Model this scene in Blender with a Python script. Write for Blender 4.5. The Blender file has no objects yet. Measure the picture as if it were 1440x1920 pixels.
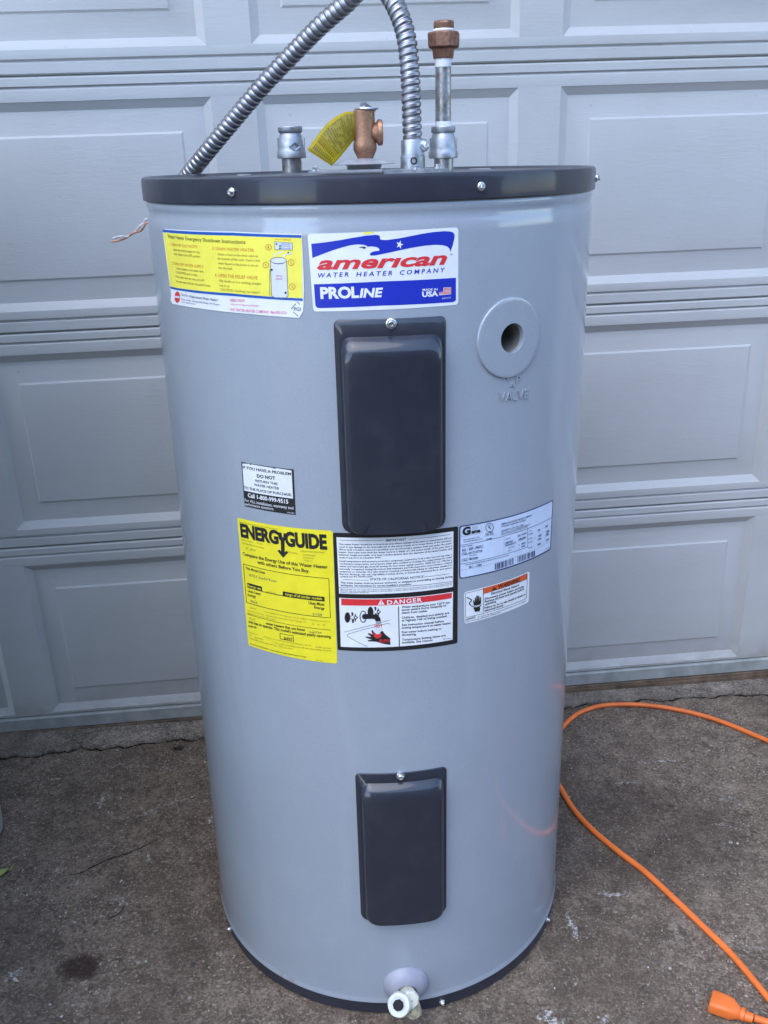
import bpy, bmesh, math, random
from mathutils import Vector, Matrix
random.seed(7)
R_ = math.radians
scene = bpy.context.scene
COL = scene.collection

# ------------------------------------------------------------------ camera
F_PX, PITCH, ROLL, CAM_H = 1725.72, 0.3802, -0.0344, 1.2499
fwd = Vector((0, math.cos(PITCH), -math.sin(PITCH)))
up0 = Vector((0, math.sin(PITCH), math.cos(PITCH)))
rt0 = Vector((1, 0, 0))
XC = math.cos(ROLL) * rt0 + math.sin(ROLL) * up0
YC = math.cos(ROLL) * up0 - math.sin(ROLL) * rt0
CAM = Vector((0, 0, CAM_H))
cam_d = bpy.data.cameras.new('camera')
cam = bpy.data.objects.new('camera', cam_d); COL.objects.link(cam)
cam_d.sensor_fit = 'VERTICAL'; cam_d.sensor_height = 36; cam_d.sensor_width = 27
cam_d.lens = 36 * F_PX / 1920
cam_d.clip_start = 0.05; cam_d.clip_end = 1000
m = Matrix((XC, YC, -fwd)).transposed().to_4x4(); m.translation = CAM
cam.matrix_world = m
scene.camera = cam
scene.render.resolution_x = 768; scene.render.resolution_y = 1024

# ------------------------------------------------------------------ light
SUN_EL, SUN_AZ = R_(58), R_(218)          # azimuth clockwise from +Y
w = bpy.data.worlds.new('World'); scene.world = w; w.use_nodes = True
nt = w.node_tree; nt.nodes.clear()
sky = nt.nodes.new('ShaderNodeTexSky'); sky.sky_type = 'NISHITA'; sky.sun_disc = False
sky.sun_elevation = SUN_EL; sky.sun_rotation = SUN_AZ
sky.air_density = 1.0; sky.dust_density = 0.6; sky.ozone_density = 2.5
bg = nt.nodes.new('ShaderNodeBackground'); bg.inputs[1].default_value = 0.15
wo = nt.nodes.new('ShaderNodeOutputWorld')
nt.links.new(sky.outputs[0], bg.inputs[0]); nt.links.new(bg.outputs[0], wo.inputs[0])
sl = bpy.data.lights.new('sun', 'SUN'); sl.energy = 0.5; sl.angle = R_(60); sl.color = (1.0, .97, .93)
so = bpy.data.objects.new('sun', sl); COL.objects.link(so)
sd = Vector((math.sin(SUN_AZ) * math.cos(SUN_EL), math.cos(SUN_AZ) * math.cos(SUN_EL), math.sin(SUN_EL)))
so.rotation_euler = sd.to_track_quat('Z', 'Y').to_euler(); so.location = (2, -3, 5)
vs = scene.view_settings
vs.view_transform = 'Standard'; vs.look = 'None'; vs.gamma = 1; vs.exposure = 2.02; vs.use_curve_mapping = False

# ------------------------------------------------------------------ numbers of the place
TX, TY, TR, TZ = -0.0159, 1.3321, 0.3022, 1.2165      # heater axis, radius, height
LX, LY = 0.0091, 0.0130                               # lean of the slab under the heater
PSI, DD = 0.0853, 1.8828                              # garage door direction and distance
SEC, ZJ = 0.457, 0.469                                # section height, lowest joint
U0, PW, PER = -0.7868, 0.4936, 0.5756                 # raised panels along the door
def gz(x, y): return -LX * (x - TX) - LY * (y - TY)
def ray(px, py): return (fwd * F_PX + XC * (px - 720) - YC * (py - 960)).normalized()
def on_ground(px, py, h=0.0):
    d = ray(px, py); n = Vector((LX, LY, 1)); p0 = Vector((TX, TY, h))
    t = (p0 - CAM).dot(n) / d.dot(n)
    return CAM + d * t
TM = Matrix.Translation((TX, TY, 0)) @ (Matrix.Rotation(LX, 4, 'Y') @ Matrix.Rotation(-LY, 4, 'X'))
TMI = TM.inverted()
LC = TMI @ CAM
def lray(px, py): return TMI.to_3x3() @ ray(px, py)
def cyl(px, py, rad=TR):
    """pixel -> (s, z) on the heater's shell, s = arc length from the side facing -Y"""
    d = lray(px, py)
    a = d.x ** 2 + d.y ** 2; b = 2 * (LC.x * d.x + LC.y * d.y); c = LC.x ** 2 + LC.y ** 2 - rad * rad
    D = b * b - 4 * a * c
    t = (-b - math.sqrt(max(D, 0))) / (2 * a)
    p = LC + d * t
    return (rad * (math.atan2(p.y, p.x) + math.pi / 2), p.z)
def wrap(s, z, off=0.0):
    th = s / TR - math.pi / 2
    r = TR + off
    return Vector((r * math.cos(th), r * math.sin(th), z))
def lpl(px, py, yl):
    """pixel -> heater-local point on the plane local y = yl"""
    d = lray(px, py); t = (yl - LC.y) / d.y
    return LC + d * t

# ------------------------------------------------------------------ materials
def mat(name, color, rough=0.5, metal=0.0, coat=0.0, spec=0.5):
    m = bpy.data.materials.new(name); m.use_nodes = True
    b = m.node_tree.nodes['Principled BSDF']
    b.inputs['Base Color'].default_value = (*color, 1)
    b.inputs['Roughness'].default_value = rough; b.inputs['Metallic'].default_value = metal
    b.inputs['Coat Weight'].default_value = coat; b.inputs['Coat Roughness'].default_value = 0.12
    b.inputs['Specular IOR Level'].default_value = spec
    return m
class N:
    """tiny node helper"""
    def __init__(s, m): s.t = m.node_tree; s.b = s.t.nodes['Principled BSDF']; s.tc = s.t.nodes.new('ShaderNodeTexCoord')
    def new(s, ty, **kw):
        n = s.t.nodes.new(ty)
        for k, v in kw.items():
            if k.startswith('i_'): n.inputs[k[2:].replace('_', ' ')].default_value = v
            else: setattr(n, k, v)
        return n
    def link(s, a, b): s.t.links.new(a, b)
    def coord(s, scale=(1, 1, 1), rot=(0, 0, 0)):
        mp = s.new('ShaderNodeMapping'); mp.inputs['Scale'].default_value = scale; mp.inputs['Rotation'].default_value = rot
        s.link(s.tc.outputs['Object'], mp.inputs[0]); return mp.outputs[0]
    def noise(s, co, scale, detail=4, rough=.55, dist=0):
        n = s.new('ShaderNodeTexNoise', i_Scale=scale, i_Detail=detail, i_Roughness=rough, i_Distortion=dist)
        s.link(co, n.inputs['Vector']); return n.outputs[0]
    def ramp(s, val, stops):
        r = s.new('ShaderNodeValToRGB'); e = r.color_ramp.elements
        while len(e) < len(stops): e.new(.5)
        for i, (p, c) in enumerate(stops):
            e[i].position = p; e[i].color = (c, c, c, 1) if isinstance(c, (int, float)) else (*c, 1)
        s.link(val, r.inputs[0]); return r.outputs[0]
    def mix(s, fac, a, b, mode='MIX'):
        n = s.new('ShaderNodeMix', data_type='RGBA', blend_type=mode)
        for sock, v in ((n.inputs[0], fac), (n.inputs[6], a), (n.inputs[7], b)):
            if isinstance(v, (int, float)): sock.default_value = v
            elif isinstance(v, tuple): sock.default_value = (*v, 1)
            else: s.link(v, sock)
        return n.outputs[2]
    def math(s, op, a, b=0.0):
        n = s.new('ShaderNodeMath', operation=op)
        for i, v in enumerate((a, b)):
            if isinstance(v, (int, float)): n.inputs[i].default_value = v
            else: s.link(v, n.inputs[i])
        return n.outputs[0]
    def bump(s, h, strength=.2, dist=.002, prev=None):
        n = s.new('ShaderNodeBump', i_Strength=strength, i_Distance=dist)
        s.link(h, n.inputs['Height'])
        if prev is not None: s.link(prev, n.inputs['Normal'])
        return n.outputs[0]

def m_shell():
    m = mat('shell_grey_enamel', (.32, .365, .42), .42, 0, 1.0)
    m.node_tree.nodes['Principled BSDF'].inputs['Coat Roughness'].default_value = .045
    n = N(m)
    big = n.noise(n.coord(), 4, 4)
    fine = n.noise(n.coord(), 520, 3, .7)
    c = n.mix(n.ramp(big, [(.3, 0.), (.75, 1.)]), (.300, .338, .385), (.325, .362, .408))
    c = n.mix(n.math('MULTIPLY', n.ramp(n.noise(n.coord(), 17, 8, .7), [(.5, 0.), (.85, 1.)]), .14), c, (.52, .53, .53))
    c = n.mix(n.ramp(fine, [(.55, 0.), (.72, .40)]), c, (.22, .25, .30))
    c = n.mix(n.ramp(fine, [(.28, .35), (.42, 0.)]), c, (.46, .50, .55))
    scr = n.ramp(n.noise(n.coord((70, 70, 6), (.3, .2, 0)), 3, 3), [(.74, 0.), (.76, .35)])
    c = n.mix(scr, c, (.50, .53, .56))
    n.link(c, n.b.inputs['Base Color'])
    n.link(n.ramp(n.noise(n.coord(), 6, 5, .6), [(.3, .34), (.75, .48)]), n.b.inputs['Roughness'])
    geo = n.new('ShaderNodeSeparateXYZ'); n.link(n.tc.outputs['Object'], geo.inputs[0])
    rp = wrap(*cyl(537, 1842)); vd = n.new('ShaderNodeVectorMath', operation='DISTANCE'); n.link(n.tc.outputs['Object'], vd.inputs[0]); vd.inputs[1].default_value = rp
    rust = n.math('MULTIPLY', n.ramp(vd.outputs['Value'], [(.004, 1.), (.026, 0.)]), n.ramp(n.noise(n.coord(), 120, 5, .7), [(.42, 0.), (.60, .9)]))
    smear = n.math('MULTIPLY', n.ramp(n.noise(n.coord((9, 9, 1.6)), 1.6, 5, .6), [(.56, 0.), (.74, 1.)]), .13)
    c = n.mix(smear, c, (.55, .58, .62))
    n.link(n.ramp(n.noise(n.coord((2, 2, .8)), 5, 6, .65), [(.35, .035), (.75, .16)]), n.b.inputs['Coat Roughness'])
    n.link(n.mix(rust, c, (.20, .08, .03)), n.b.inputs['Base Color'])
    bp = n.bump(n.noise(n.coord((1, 1, .6)), 4.5, 2), .22, .004, n.bump(n.noise(n.coord(), 650, 2), .05, .0005))
    n.link(bp, n.b.inputs['Normal']); n.link(bp, n.b.inputs['Coat Normal'])
    return m
def m_dark(name, col, coat=.32):
    m = mat(name, col, .40, 0, coat, .30)
    m.node_tree.nodes['Principled BSDF'].inputs['Coat Roughness'].default_value = .09
    n = N(m)
    dust = n.ramp(n.noise(n.coord(), 22, 7, .7), [(.48, 0.), (.85, .16)])
    n.link(n.mix(dust, col, (.13, .13, .135)), n.b.inputs['Base Color'])
    n.link(n.ramp(n.noise(n.coord(), 14, 6), [(.3, .32), (.75, .50)]), n.b.inputs['Roughness'])
    n.link(n.bump(n.noise(n.coord(), 600, 2), .06, .0005), n.b.inputs['Normal'])
    return m
def m_door():
    m = mat('door_paint', (.53, .535, .53), .42)
    n = N(m)
    grain = n.noise(n.coord((3.2, 3.2, 22)), 9, 7, .66, 1.2)
    fine = n.noise(n.coord((20, 20, 120)), 7, 3)
    dirt = n.ramp(n.noise(n.coord((1, 1, 1.6)), 3.2, 7, .62), [(.42, 0.), (.80, 1.)])
    c = n.mix(n.math('MULTIPLY', dirt, .38), (.510, .508, .495), (.37, .36, .33))
    spot = n.ramp(n.noise(n.coord(), 75, 3), [(.7, 0.), (.76, .5)])
    c = n.mix(spot, c, (.36, .36, .34))
    c = n.mix(n.math('MULTIPLY', n.ramp(grain, [(.58, 0.), (.80, 1.)]), .12), c, (.36, .35, .33))
    wz = n.new('ShaderNodeSeparateXYZ'); gm = n.new('ShaderNodeNewGeometry'); n.link(gm.outputs['Position'], wz.inputs[0])
    grime = n.math('MULTIPLY', n.ramp(wz.outputs[2], [(.03, 1.), (.12, 0.)]), n.ramp(n.noise(n.coord(), 14, 7, .7), [(.35, .1), (.65, .75)]))
    c = n.mix(grime, c, (.22, .19, .15))
    n.link(c, n.b.inputs['Base Color'])
    h = n.math('ADD', n.ramp(grain, [(.25, 0.), (.75, 1.)]), n.math('MULTIPLY', fine, .5))
    n.link(n.bump(h, .22, .0018), n.b.inputs['Normal'])
    return m
def m_concrete(name, base_a, base_b, seed=0.0, streak=True):
    m = mat(name, base_a, .88, spec=.3)
    n = N(m)
    co = n.new('ShaderNodeMapping'); co.inputs['Location'].default_value = (seed, seed * 1.7, 0)
    n.link(n.tc.outputs['Object'], co.inputs[0]); co = co.outputs[0]
    wob = n.new('ShaderNodeTexNoise', i_Scale=55.0, i_Detail=3.0); n.link(co, wob.inputs['Vector'])
    def dist(amt):
        a = n.new('ShaderNodeVectorMath', operation='SUBTRACT'); n.link(wob.outputs['Color'], a.inputs[0]); a.inputs[1].default_value = (.5, .5, .5)
        b_ = n.new('ShaderNodeVectorMath', operation='SCALE'); n.link(a.outputs[0], b_.inputs[0]); b_.inputs['Scale'].default_value = amt
        c_ = n.new('ShaderNodeVectorMath', operation='ADD'); n.link(co, c_.inputs[0]); n.link(b_.outputs[0], c_.inputs[1]); return c_.outputs[0]
    dco = dist(.022)
    def broom(sx, sy, sc, det=6, ro=.72):
        mp = n.new('ShaderNodeMapping'); mp.inputs['Scale'].default_value = (sx, sy, 1); mp.inputs['Rotation'].default_value = (0, 0, -.085)
        n.link(co, mp.inputs[0]); return n.noise(mp.outputs[0], sc, det, ro)
    big = n.noise(co, 2.4, 7, .65)
    mid = n.noise(co, 21, 8, .72)
    fine = n.noise(co, 210, 5, .7)
    near = n.ramp(n.noise(co, 2.3, 5, .65), [(.36, .15), (.58, 1.)])      # where the paste has worn off the stones
    c = n.mix(n.ramp(big, [(.34, 0.), (.66, 1.)]), tuple(x * .80 for x in base_a), base_b)
    c = n.mix(n.ramp(mid, [(.36, .75), (.55, 0.)]), c, tuple(x * .42 for x in base_a))
    c = n.mix(n.ramp(mid, [(.54, 0.), (.74, .65)]), c, tuple(min(1, x * 1.75) for x in base_b))
    c = n.mix(n.ramp(fine, [(.36, .75), (.49, 0.)]), c, tuple(x * .36 for x in base_a))
    c = n.mix(n.ramp(fine, [(.54, 0.), (.68, .70)]), c, tuple(min(1, x * 2.0) for x in base_b))
    for sc, amt, pal in ((210, .85, [(.0, (.03, .026, .024)), (.3, (.13, .11, .09)), (.6, (.30, .27, .24)), (1., (.50, .47, .44))]),
                         (95, .75, [(.0, (.04, .034, .03)), (.5, (.14, .105, .08)), (1., (.28, .25, .22))])):
        v = n.new('ShaderNodeTexVoronoi', i_Scale=float(sc)); n.link(dco, v.inputs['Vector'])
        sep = n.new('ShaderNodeSeparateColor'); n.link(v.outputs['Color'], sep.inputs[0])
        shape = n.ramp(v.outputs['Distance'], [(.30, 1.), (.52, 0.)])
        keep = n.ramp(sep.outputs[0], [(.45, 0.), (.60, 1.)])
        f = n.math('MULTIPLY', n.math('MULTIPLY', shape, keep), n.math('MULTIPLY', near, amt))
        c = n.mix(f, c, n.ramp(sep.outputs[1], pal))
    # broom texture: short pale and dark dashes along the door direction
    if streak:
        st = n.math('MULTIPLY', n.ramp(broom(22, 90, 2.6), [(.57, 0.), (.66, .80)]), n.ramp(n.noise(co, 3.3, 4), [(.40, .15), (.58, 1.)]))
        c = n.mix(st, c, (.34, .315, .295))
        st2 = n.ramp(broom(18, 75, 3.3, 7, .75), [(.57, 0.), (.68, .75)])
        c = n.mix(st2, c, tuple(x * .35 for x in base_a))
        scr = n.ramp(broom(2.2, 2.2, 4.0, 3, .5), [(.495, 0.), (.50, 1.)])
        band = n.math('MULTIPLY', n.ramp(n.noise(dco, 7, 3), [(.492, 0.), (.500, 1.), (.508, 0.)]), n.ramp(n.noise(co, 2.7, 4), [(.55, 0.), (.66, .55)]))
        c = n.mix(band, c, (.38, .36, .34))
    wet = n.ramp(n.noise(co, 1.9, 5, .6, .8), [(.36, .45), (.56, 0.)])
    c = n.mix(wet, c, tuple(x * .35 for x in base_a))
    c = n.mix(1.0, c, (1.0, .905, .79), 'MULTIPLY')
    n.link(c, n.b.inputs['Base Color'])
    h = n.math('ADD', n.math('MULTIPLY', fine, .6), n.math('MULTIPLY', broom(9, 75, 2.6), .7) if streak else mid)
    n.link(n.bump(h, .7, .003, n.bump(mid, .4, .006)), n.b.inputs['Normal'])
    return m
def m_metal(name, col, rough, dirt=(.25, .22, .18), amt=.5, sc=40):
    m = mat(name, col, rough, 1.0)
    n = N(m)
    f = n.ramp(n.noise(n.coord(), sc, 6, .65), [(.45, 0.), (.75, amt)])
    n.link(n.mix(f, col, dirt), n.b.inputs['Base Color'])
    n.link(n.ramp(n.noise(n.coord(), sc * 2.3, 4), [(.3, rough * .75), (.7, min(1, rough * 1.5))]), n.b.inputs['Roughness'])
    n.link(n.bump(n.noise(n.coord(), 350, 3), .12, .0006), n.b.inputs['Normal'])
    return m
def m_noisy(name, col, rough, var=.12, sc=60, coat=0):
    m = mat(name, col, rough, 0, coat)
    n = N(m)
    f = n.ramp(n.noise(n.coord(), sc, 5), [(.35, 0.), (.7, 1.)])
    n.link(n.mix(f, tuple(x * (1 - var) for x in col), tuple(min(1, x * (1 + var)) for x in col)), n.b.inputs['Base Color'])
    n.link(n.bump(n.noise(n.coord(), 300, 3), .1, .0016), n.b.inputs['Normal'])
    return m
M = {}
M['shell'] = m_shell()
M['dark'] = m_dark('lid_charcoal_enamel', (.026, .027, .040))
M['cover'] = m_dark('cover_charcoal_plastic', (.020, .023, .034), .75)
M['door'] = m_door()
M['conc'] = m_concrete('driveway_concrete', (.165, .130, .105), (.215, .182, .154))
M['sill'] = m_concrete('threshold_concrete', (.19, .17, .15), (.29, .265, .245), 5.3, False)
M['galv'] = m_metal('galvanised_steel', (.46, .48, .50), .46, (.24, .24, .24), .7)
M['nipple'] = m_metal('worn_galvanised_pipe', (.42, .42, .42), .42, (.22, .13, .08), .95, 75)
M['conduit'] = m_metal('conduit_steel', (.36, .355, .37), .38, (.20, .19, .19), .7, 30)
M['zinc'] = m_metal('zinc_screw', (.74, .75, .77), .28, (.4, .4, .4), .4)
M['bronze'] = m_metal('bronze', (.44, .25, .155), .55, (.24, .14, .09), .8, 90)
M['copper'] = m_metal('dull_copper_brass', (.33, .185, .13), .6, (.19, .11, .08), .8, 110)
M['plate'] = m_noisy('grey_plate_enamel', (.33, .335, .36), .35, .15, 40, .3)
M['tape'] = m_noisy('white_thread_tape', (.78, .79, .80), .6)
M['orange'] = m_noisy('orange_rubber', (.78, .17, .03), .45, .10, 25)
M['wire_o'] = m_noisy('copper_orange_wire', (.62, .28, .16), .4)
M['wire_w'] = m_noisy('white_wire', (.70, .66, .62), .45)
M['cream'] = m_noisy('cream_plastic', (.62, .61, .50), .42, .12, 70)
M['creamd'] = m_noisy('soiled_cream_thread', (.36, .30, .18), .5, .5, 120)
M['knob'] = m_noisy('soiled_white_plastic', (.60, .61, .57), .45, .12, 90)
M['black'] = m_noisy('black_rubber', (.010, .010, .011), .85)
M['rosette'] = m_noisy('lilac_grey_plastic', (.30, .30, .355), .42, .10, 40)
M['seal'] = m_noisy('brown_bottom_seal', (.17, .115, .075), .7, .35, 30)
M['retainer'] = m_noisy('weathered_bottom_rail', (.33, .34, .32), .55, .2, 20)
M['hole'] = m_noisy('foam_lining', (.20, .185, .16), .9, .3, 50)
M['binp'] = m_noisy('pale_green_plastic', (.60, .66, .62), .5, .08, 20)
M['leaf'] = m_noisy('yellow_green_leaf', (.42, .43, .12), .6, .25, 60)
M['grit'] = m_noisy('grit', (.34, .32, .30), .8, .5, 14)
M['stucco'] = m_noisy('wall_paint', (.36, .36, .35), .85, .08, 8)
M['siding'] = m_noisy('siding_paint', (.17, .15, .13), .75, .1, 8)
M['shingle'] = m_noisy('roof_shingle', (.07, .065, .06), .9, .3, 30)
M['pane'] = m_noisy('window_glass', (.03, .035, .04), .08, .05, 5)
M['trim'] = m_noisy('trim_paint', (.55, .55, .54), .6, .06, 10)
INK = {}
def ink(n):
    cols = dict(white=(.78, .79, .80), white2=(.66, .69, .74), black=(.016, .015, .016), yellow=(.86, .74, .025), lemon=(.88, .80, .09),
                blue=(.012, .03, .42), royal=(.01, .09, .42), navy=(.02, .035, .12), red=(.70, .035, .04), orange=(.72, .10, .025),
                rust=(.62, .22, .03), olive=(.30, .25, .04), ochre=(.13, .095, .008), mustard=(.30, .235, .012), pink=(.72, .10, .25), grey=(.33, .34, .36), dgrey=(.10, .10, .11), bluegrey=(.60, .68, .82))
    if n not in INK: INK[n] = m_noisy('print_' + n, cols[n], .38 if n in ('black', 'navy') else .42, .05, 50)
    return INK[n]

# ------------------------------------------------------------------ mesh helpers
class MB:
    def __init__(s): s.v = []; s.f = []
    def add(s, vs, fs):
        o = len(s.v); s.v += [tuple(v) for v in vs]; s.f += [tuple(i + o for i in f) for f in fs]
    def box(s, a, b, frame=None):
        vs = [Vector((x, y, z)) for z in (a[2], b[2]) for y in (a[1], b[1]) for x in (a[0], b[0])]
        if frame: vs = [frame @ v for v in vs]
        s.add(vs, [(0, 2, 3, 1), (4, 5, 7, 6), (0, 1, 5, 4), (2, 6, 7, 3), (0, 4, 6, 2), (1, 3, 7, 5)])
    def rings(s, rs, closed=True, cap0=False, cap1=False):
        n = len(rs[0]); o = len(s.v)
        for r in rs: s.v += [tuple(p) for p in r]
        for i in range(len(rs) - 1):
            for j in range(n if closed else n - 1):
                k = (j + 1) % n
                s.f.append((o + i * n + j, o + i * n + k, o + (i + 1) * n + k, o + (i + 1) * n + j))
        if cap0: s.f.append(tuple(o + j for j in reversed(range(n))))
        if cap1: s.f.append(tuple(o + (len(rs) - 1) * n + j for j in range(n)))
    def lathe(s, prof, c=(0, 0, 0), seg=32, axis=None, cap0=True, cap1=True, rot=0.0):
        """prof: (r, h) list; axis: direction of h"""
        ax = Vector(axis).normalized() if axis else Vector((0, 0, 1))
        q = ax.to_track_quat('Z', 'Y'); c = Vector(c)
        rs = [[c + q @ Vector((r * math.cos(rot + 2 * math.pi * j / seg), r * math.sin(rot + 2 * math.pi * j / seg), h)) for j in range(seg)] for r, h in prof]
        s.rings(rs, True, cap0, cap1)
    def tube(s, pts, rad, seg=12, cap=True, radf=None):
        n = len(pts); T = []
        for i in range(n):
            T.append((pts[min(i + 1, n - 1)] - pts[max(i - 1, 0)]).normalized())
        u = T[0].orthogonal().normalized(); rs = []
        for i in range(n):
            u = (u - T[i] * u.dot(T[i])).normalized(); v = T[i].cross(u)
            ring = []
            for j in range(seg):
                a = 2 * math.pi * j / seg
                r = radf(i, a) if radf else rad
                ring.append(pts[i] + (u * math.cos(a) + v * math.sin(a)) * r)
            rs.append(ring)
        s.rings(rs, True, cap, cap)
    def mesh(s, name): 
        me = bpy.data.meshes.new(name); me.from_pydata(s.v, [], s.f); me.update(); return me
    def build(s, name, m, parent=None, smooth=35):
        me = s.mesh(name)
        return link(name, me, m, parent, smooth)
def link(name, me, m, parent=None, smooth=35):
    bm = bmesh.new(); bm.from_mesh(me); bmesh.ops.recalc_face_normals(bm, faces=bm.faces); bm.to_mesh(me); bm.free()
    if smooth:
        me.polygons.foreach_set('use_smooth', [True] * len(me.polygons))
        me.set_sharp_from_angle(angle=R_(smooth))
    if not me.materials: me.materials.append(m)
    o = bpy.data.objects.new(name, me); COL.objects.link(o)
    if parent: o.parent = parent
    return o
def empty(name, mtx=None, label=None, cat=None, group=None):
    o = bpy.data.objects.new(name, None); COL.objects.link(o); o.empty_display_size = .05
    if mtx is not None: o.matrix_world = mtx
    return tag(o, label, cat, group)
def tag(o, label=None, cat=None, group=None, kind=None):
    if label: o['label'] = label
    if cat: o['category'] = cat
    if group: o['group'] = group
    if kind: o['kind'] = kind
    return o
def smooth_path(pts, n=12):
    """Catmull-Rom through pts"""
    P = [pts[0] * 2 - pts[1]] + list(pts) + [pts[-1] * 2 - pts[-2]]; out = []
    for i in range(1, len(P) - 2):
        for k in range(n):
            t = k / n; a, b, c, d = P[i - 1:i + 3]
            out.append(.5 * ((2 * b) + (c - a) * t + (2 * a - 5 * b + 4 * c - d) * t * t + (3 * b - a - 3 * c + d) * t ** 3))
    out.append(pts[-1].copy()); return out
def resample(pts, step):
    out = [pts[0]]; acc = 0
    for a, b in zip(pts, pts[1:]):
        L = (b - a).length
        while L > 0 and acc + L >= step:
            t = (step - acc) / L; a = a.lerp(b, t); out.append(a.copy()); L = (b - a).length; acc = 0
        acc += L
    return out

# ------------------------------------------------------------------ ground
def ground_sheet():
    b = MB()
    near = [i * .05 for i in range(-36, 37)]
    xs = [-80, -30, -12, -6, -3] + near + [3, 6, 12, 30, 80]
    ys = [-80, -30, -12, -6, -3, -1.5] + [i * .05 for i in range(-6, 48)] + [3, 6, 12, 30, 80]
    vs = [(x, y, gz(x, y) if abs(x) < 20 and abs(y) < 20 else gz(max(-20, min(20, x)), max(-20, min(20, y)))) for y in ys for x in xs]
    n = len(xs)
    b.add(vs, [(j * n + i, j * n + i + 1, (j + 1) * n + i + 1, (j + 1) * n + i) for j in range(len(ys) - 1) for i in range(n - 1)])
    o = b.build('driveway', M['conc'], None, 60)
    tag(o, kind='structure')
    # raised threshold strip along the door with a broken front edge
    DV = Vector((math.cos(PSI), math.sin(PSI), 0)); NV = Vector((math.sin(PSI), -math.cos(PSI), 0)); O = Vector((0, DD, 0))
    def un(p): q = p - O; return q.dot(DV), q.dot(NV)
    px = [(0, 1418), (60, 1411), (130, 1404), (200, 1396), (260, 1391), (330, 1383), (380, 1378), (1062, 1322), (1100, 1317), (1149, 1312),
          (1185, 1308), (1220, 1309), (1250, 1312), (1280, 1301), (1305, 1301), (1329, 1305), (1350, 1301), (1374, 1299), (1405, 1298), (1440, 1296)]
    keys = [un(on_ground(*q, .008)) for q in px]
    keys = [(-2.3, keys[0][1])] + keys + [(2.9, keys[-1][1])]
    prof = []
    u = -2.3; rnd = random.Random(3)
    while u < 2.9:
        for (a, b2) in zip(keys, keys[1:]):
            if a[0] <= u <= b2[0]:
                t = (u - a[0]) / (b2[0] - a[0] + 1e-9); nn = a[1] + (b2[1] - a[1]) * t; break
        prof.append((u, nn + rnd.gauss(0, .0026) + .004 * math.sin(u * 37) + .003 * math.sin(u * 91)))
        u += rnd.uniform(.006, .016)
    b = MB(); rows = []
    for (lift, ext) in ((-.02, .0), (.005, -.0005), (.0075, -.003)):
        rows.append([O + DV * u + NV * (nn + ext) for u, nn in prof])
        for p in rows[-1]: p.z = gz(p.x, p.y) + lift
    back = [O + DV * u + NV * (-.35) for u, nn in prof]
    for p in back: p.z = gz(p.x, p.y) + .005
    rows.append(back)
    b.rings(rows, False)
    sill = tag(b.build('garage_threshold', M['sill'], None, 50), kind='structure')
    b = MB(); rows = [[], []]
    for u, nn in prof:
        wd = max(.0012, rnd.gauss(.0045, .0022))
        for r_, e in zip(rows, (-.002, wd)):
            p = O + DV * u + NV * (nn + e); p.z = gz(p.x, p.y) + .0007; r_.append(p)
    b.rings(rows, False)
    m_ = mat('dark_joint_crack', (.02, .016, .012), .95, spec=.1); n = N(m_)
    n.link(n.ramp(n.noise(n.coord(), 28, 6, .7), [(.36, 0.), (.50, 1.)]), n.b.inputs['Alpha'])
    b.build('joint_crack', m_, sill, 0)  # flat dark strip painted in for the crack along the threshold
ground_sheet()

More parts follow.
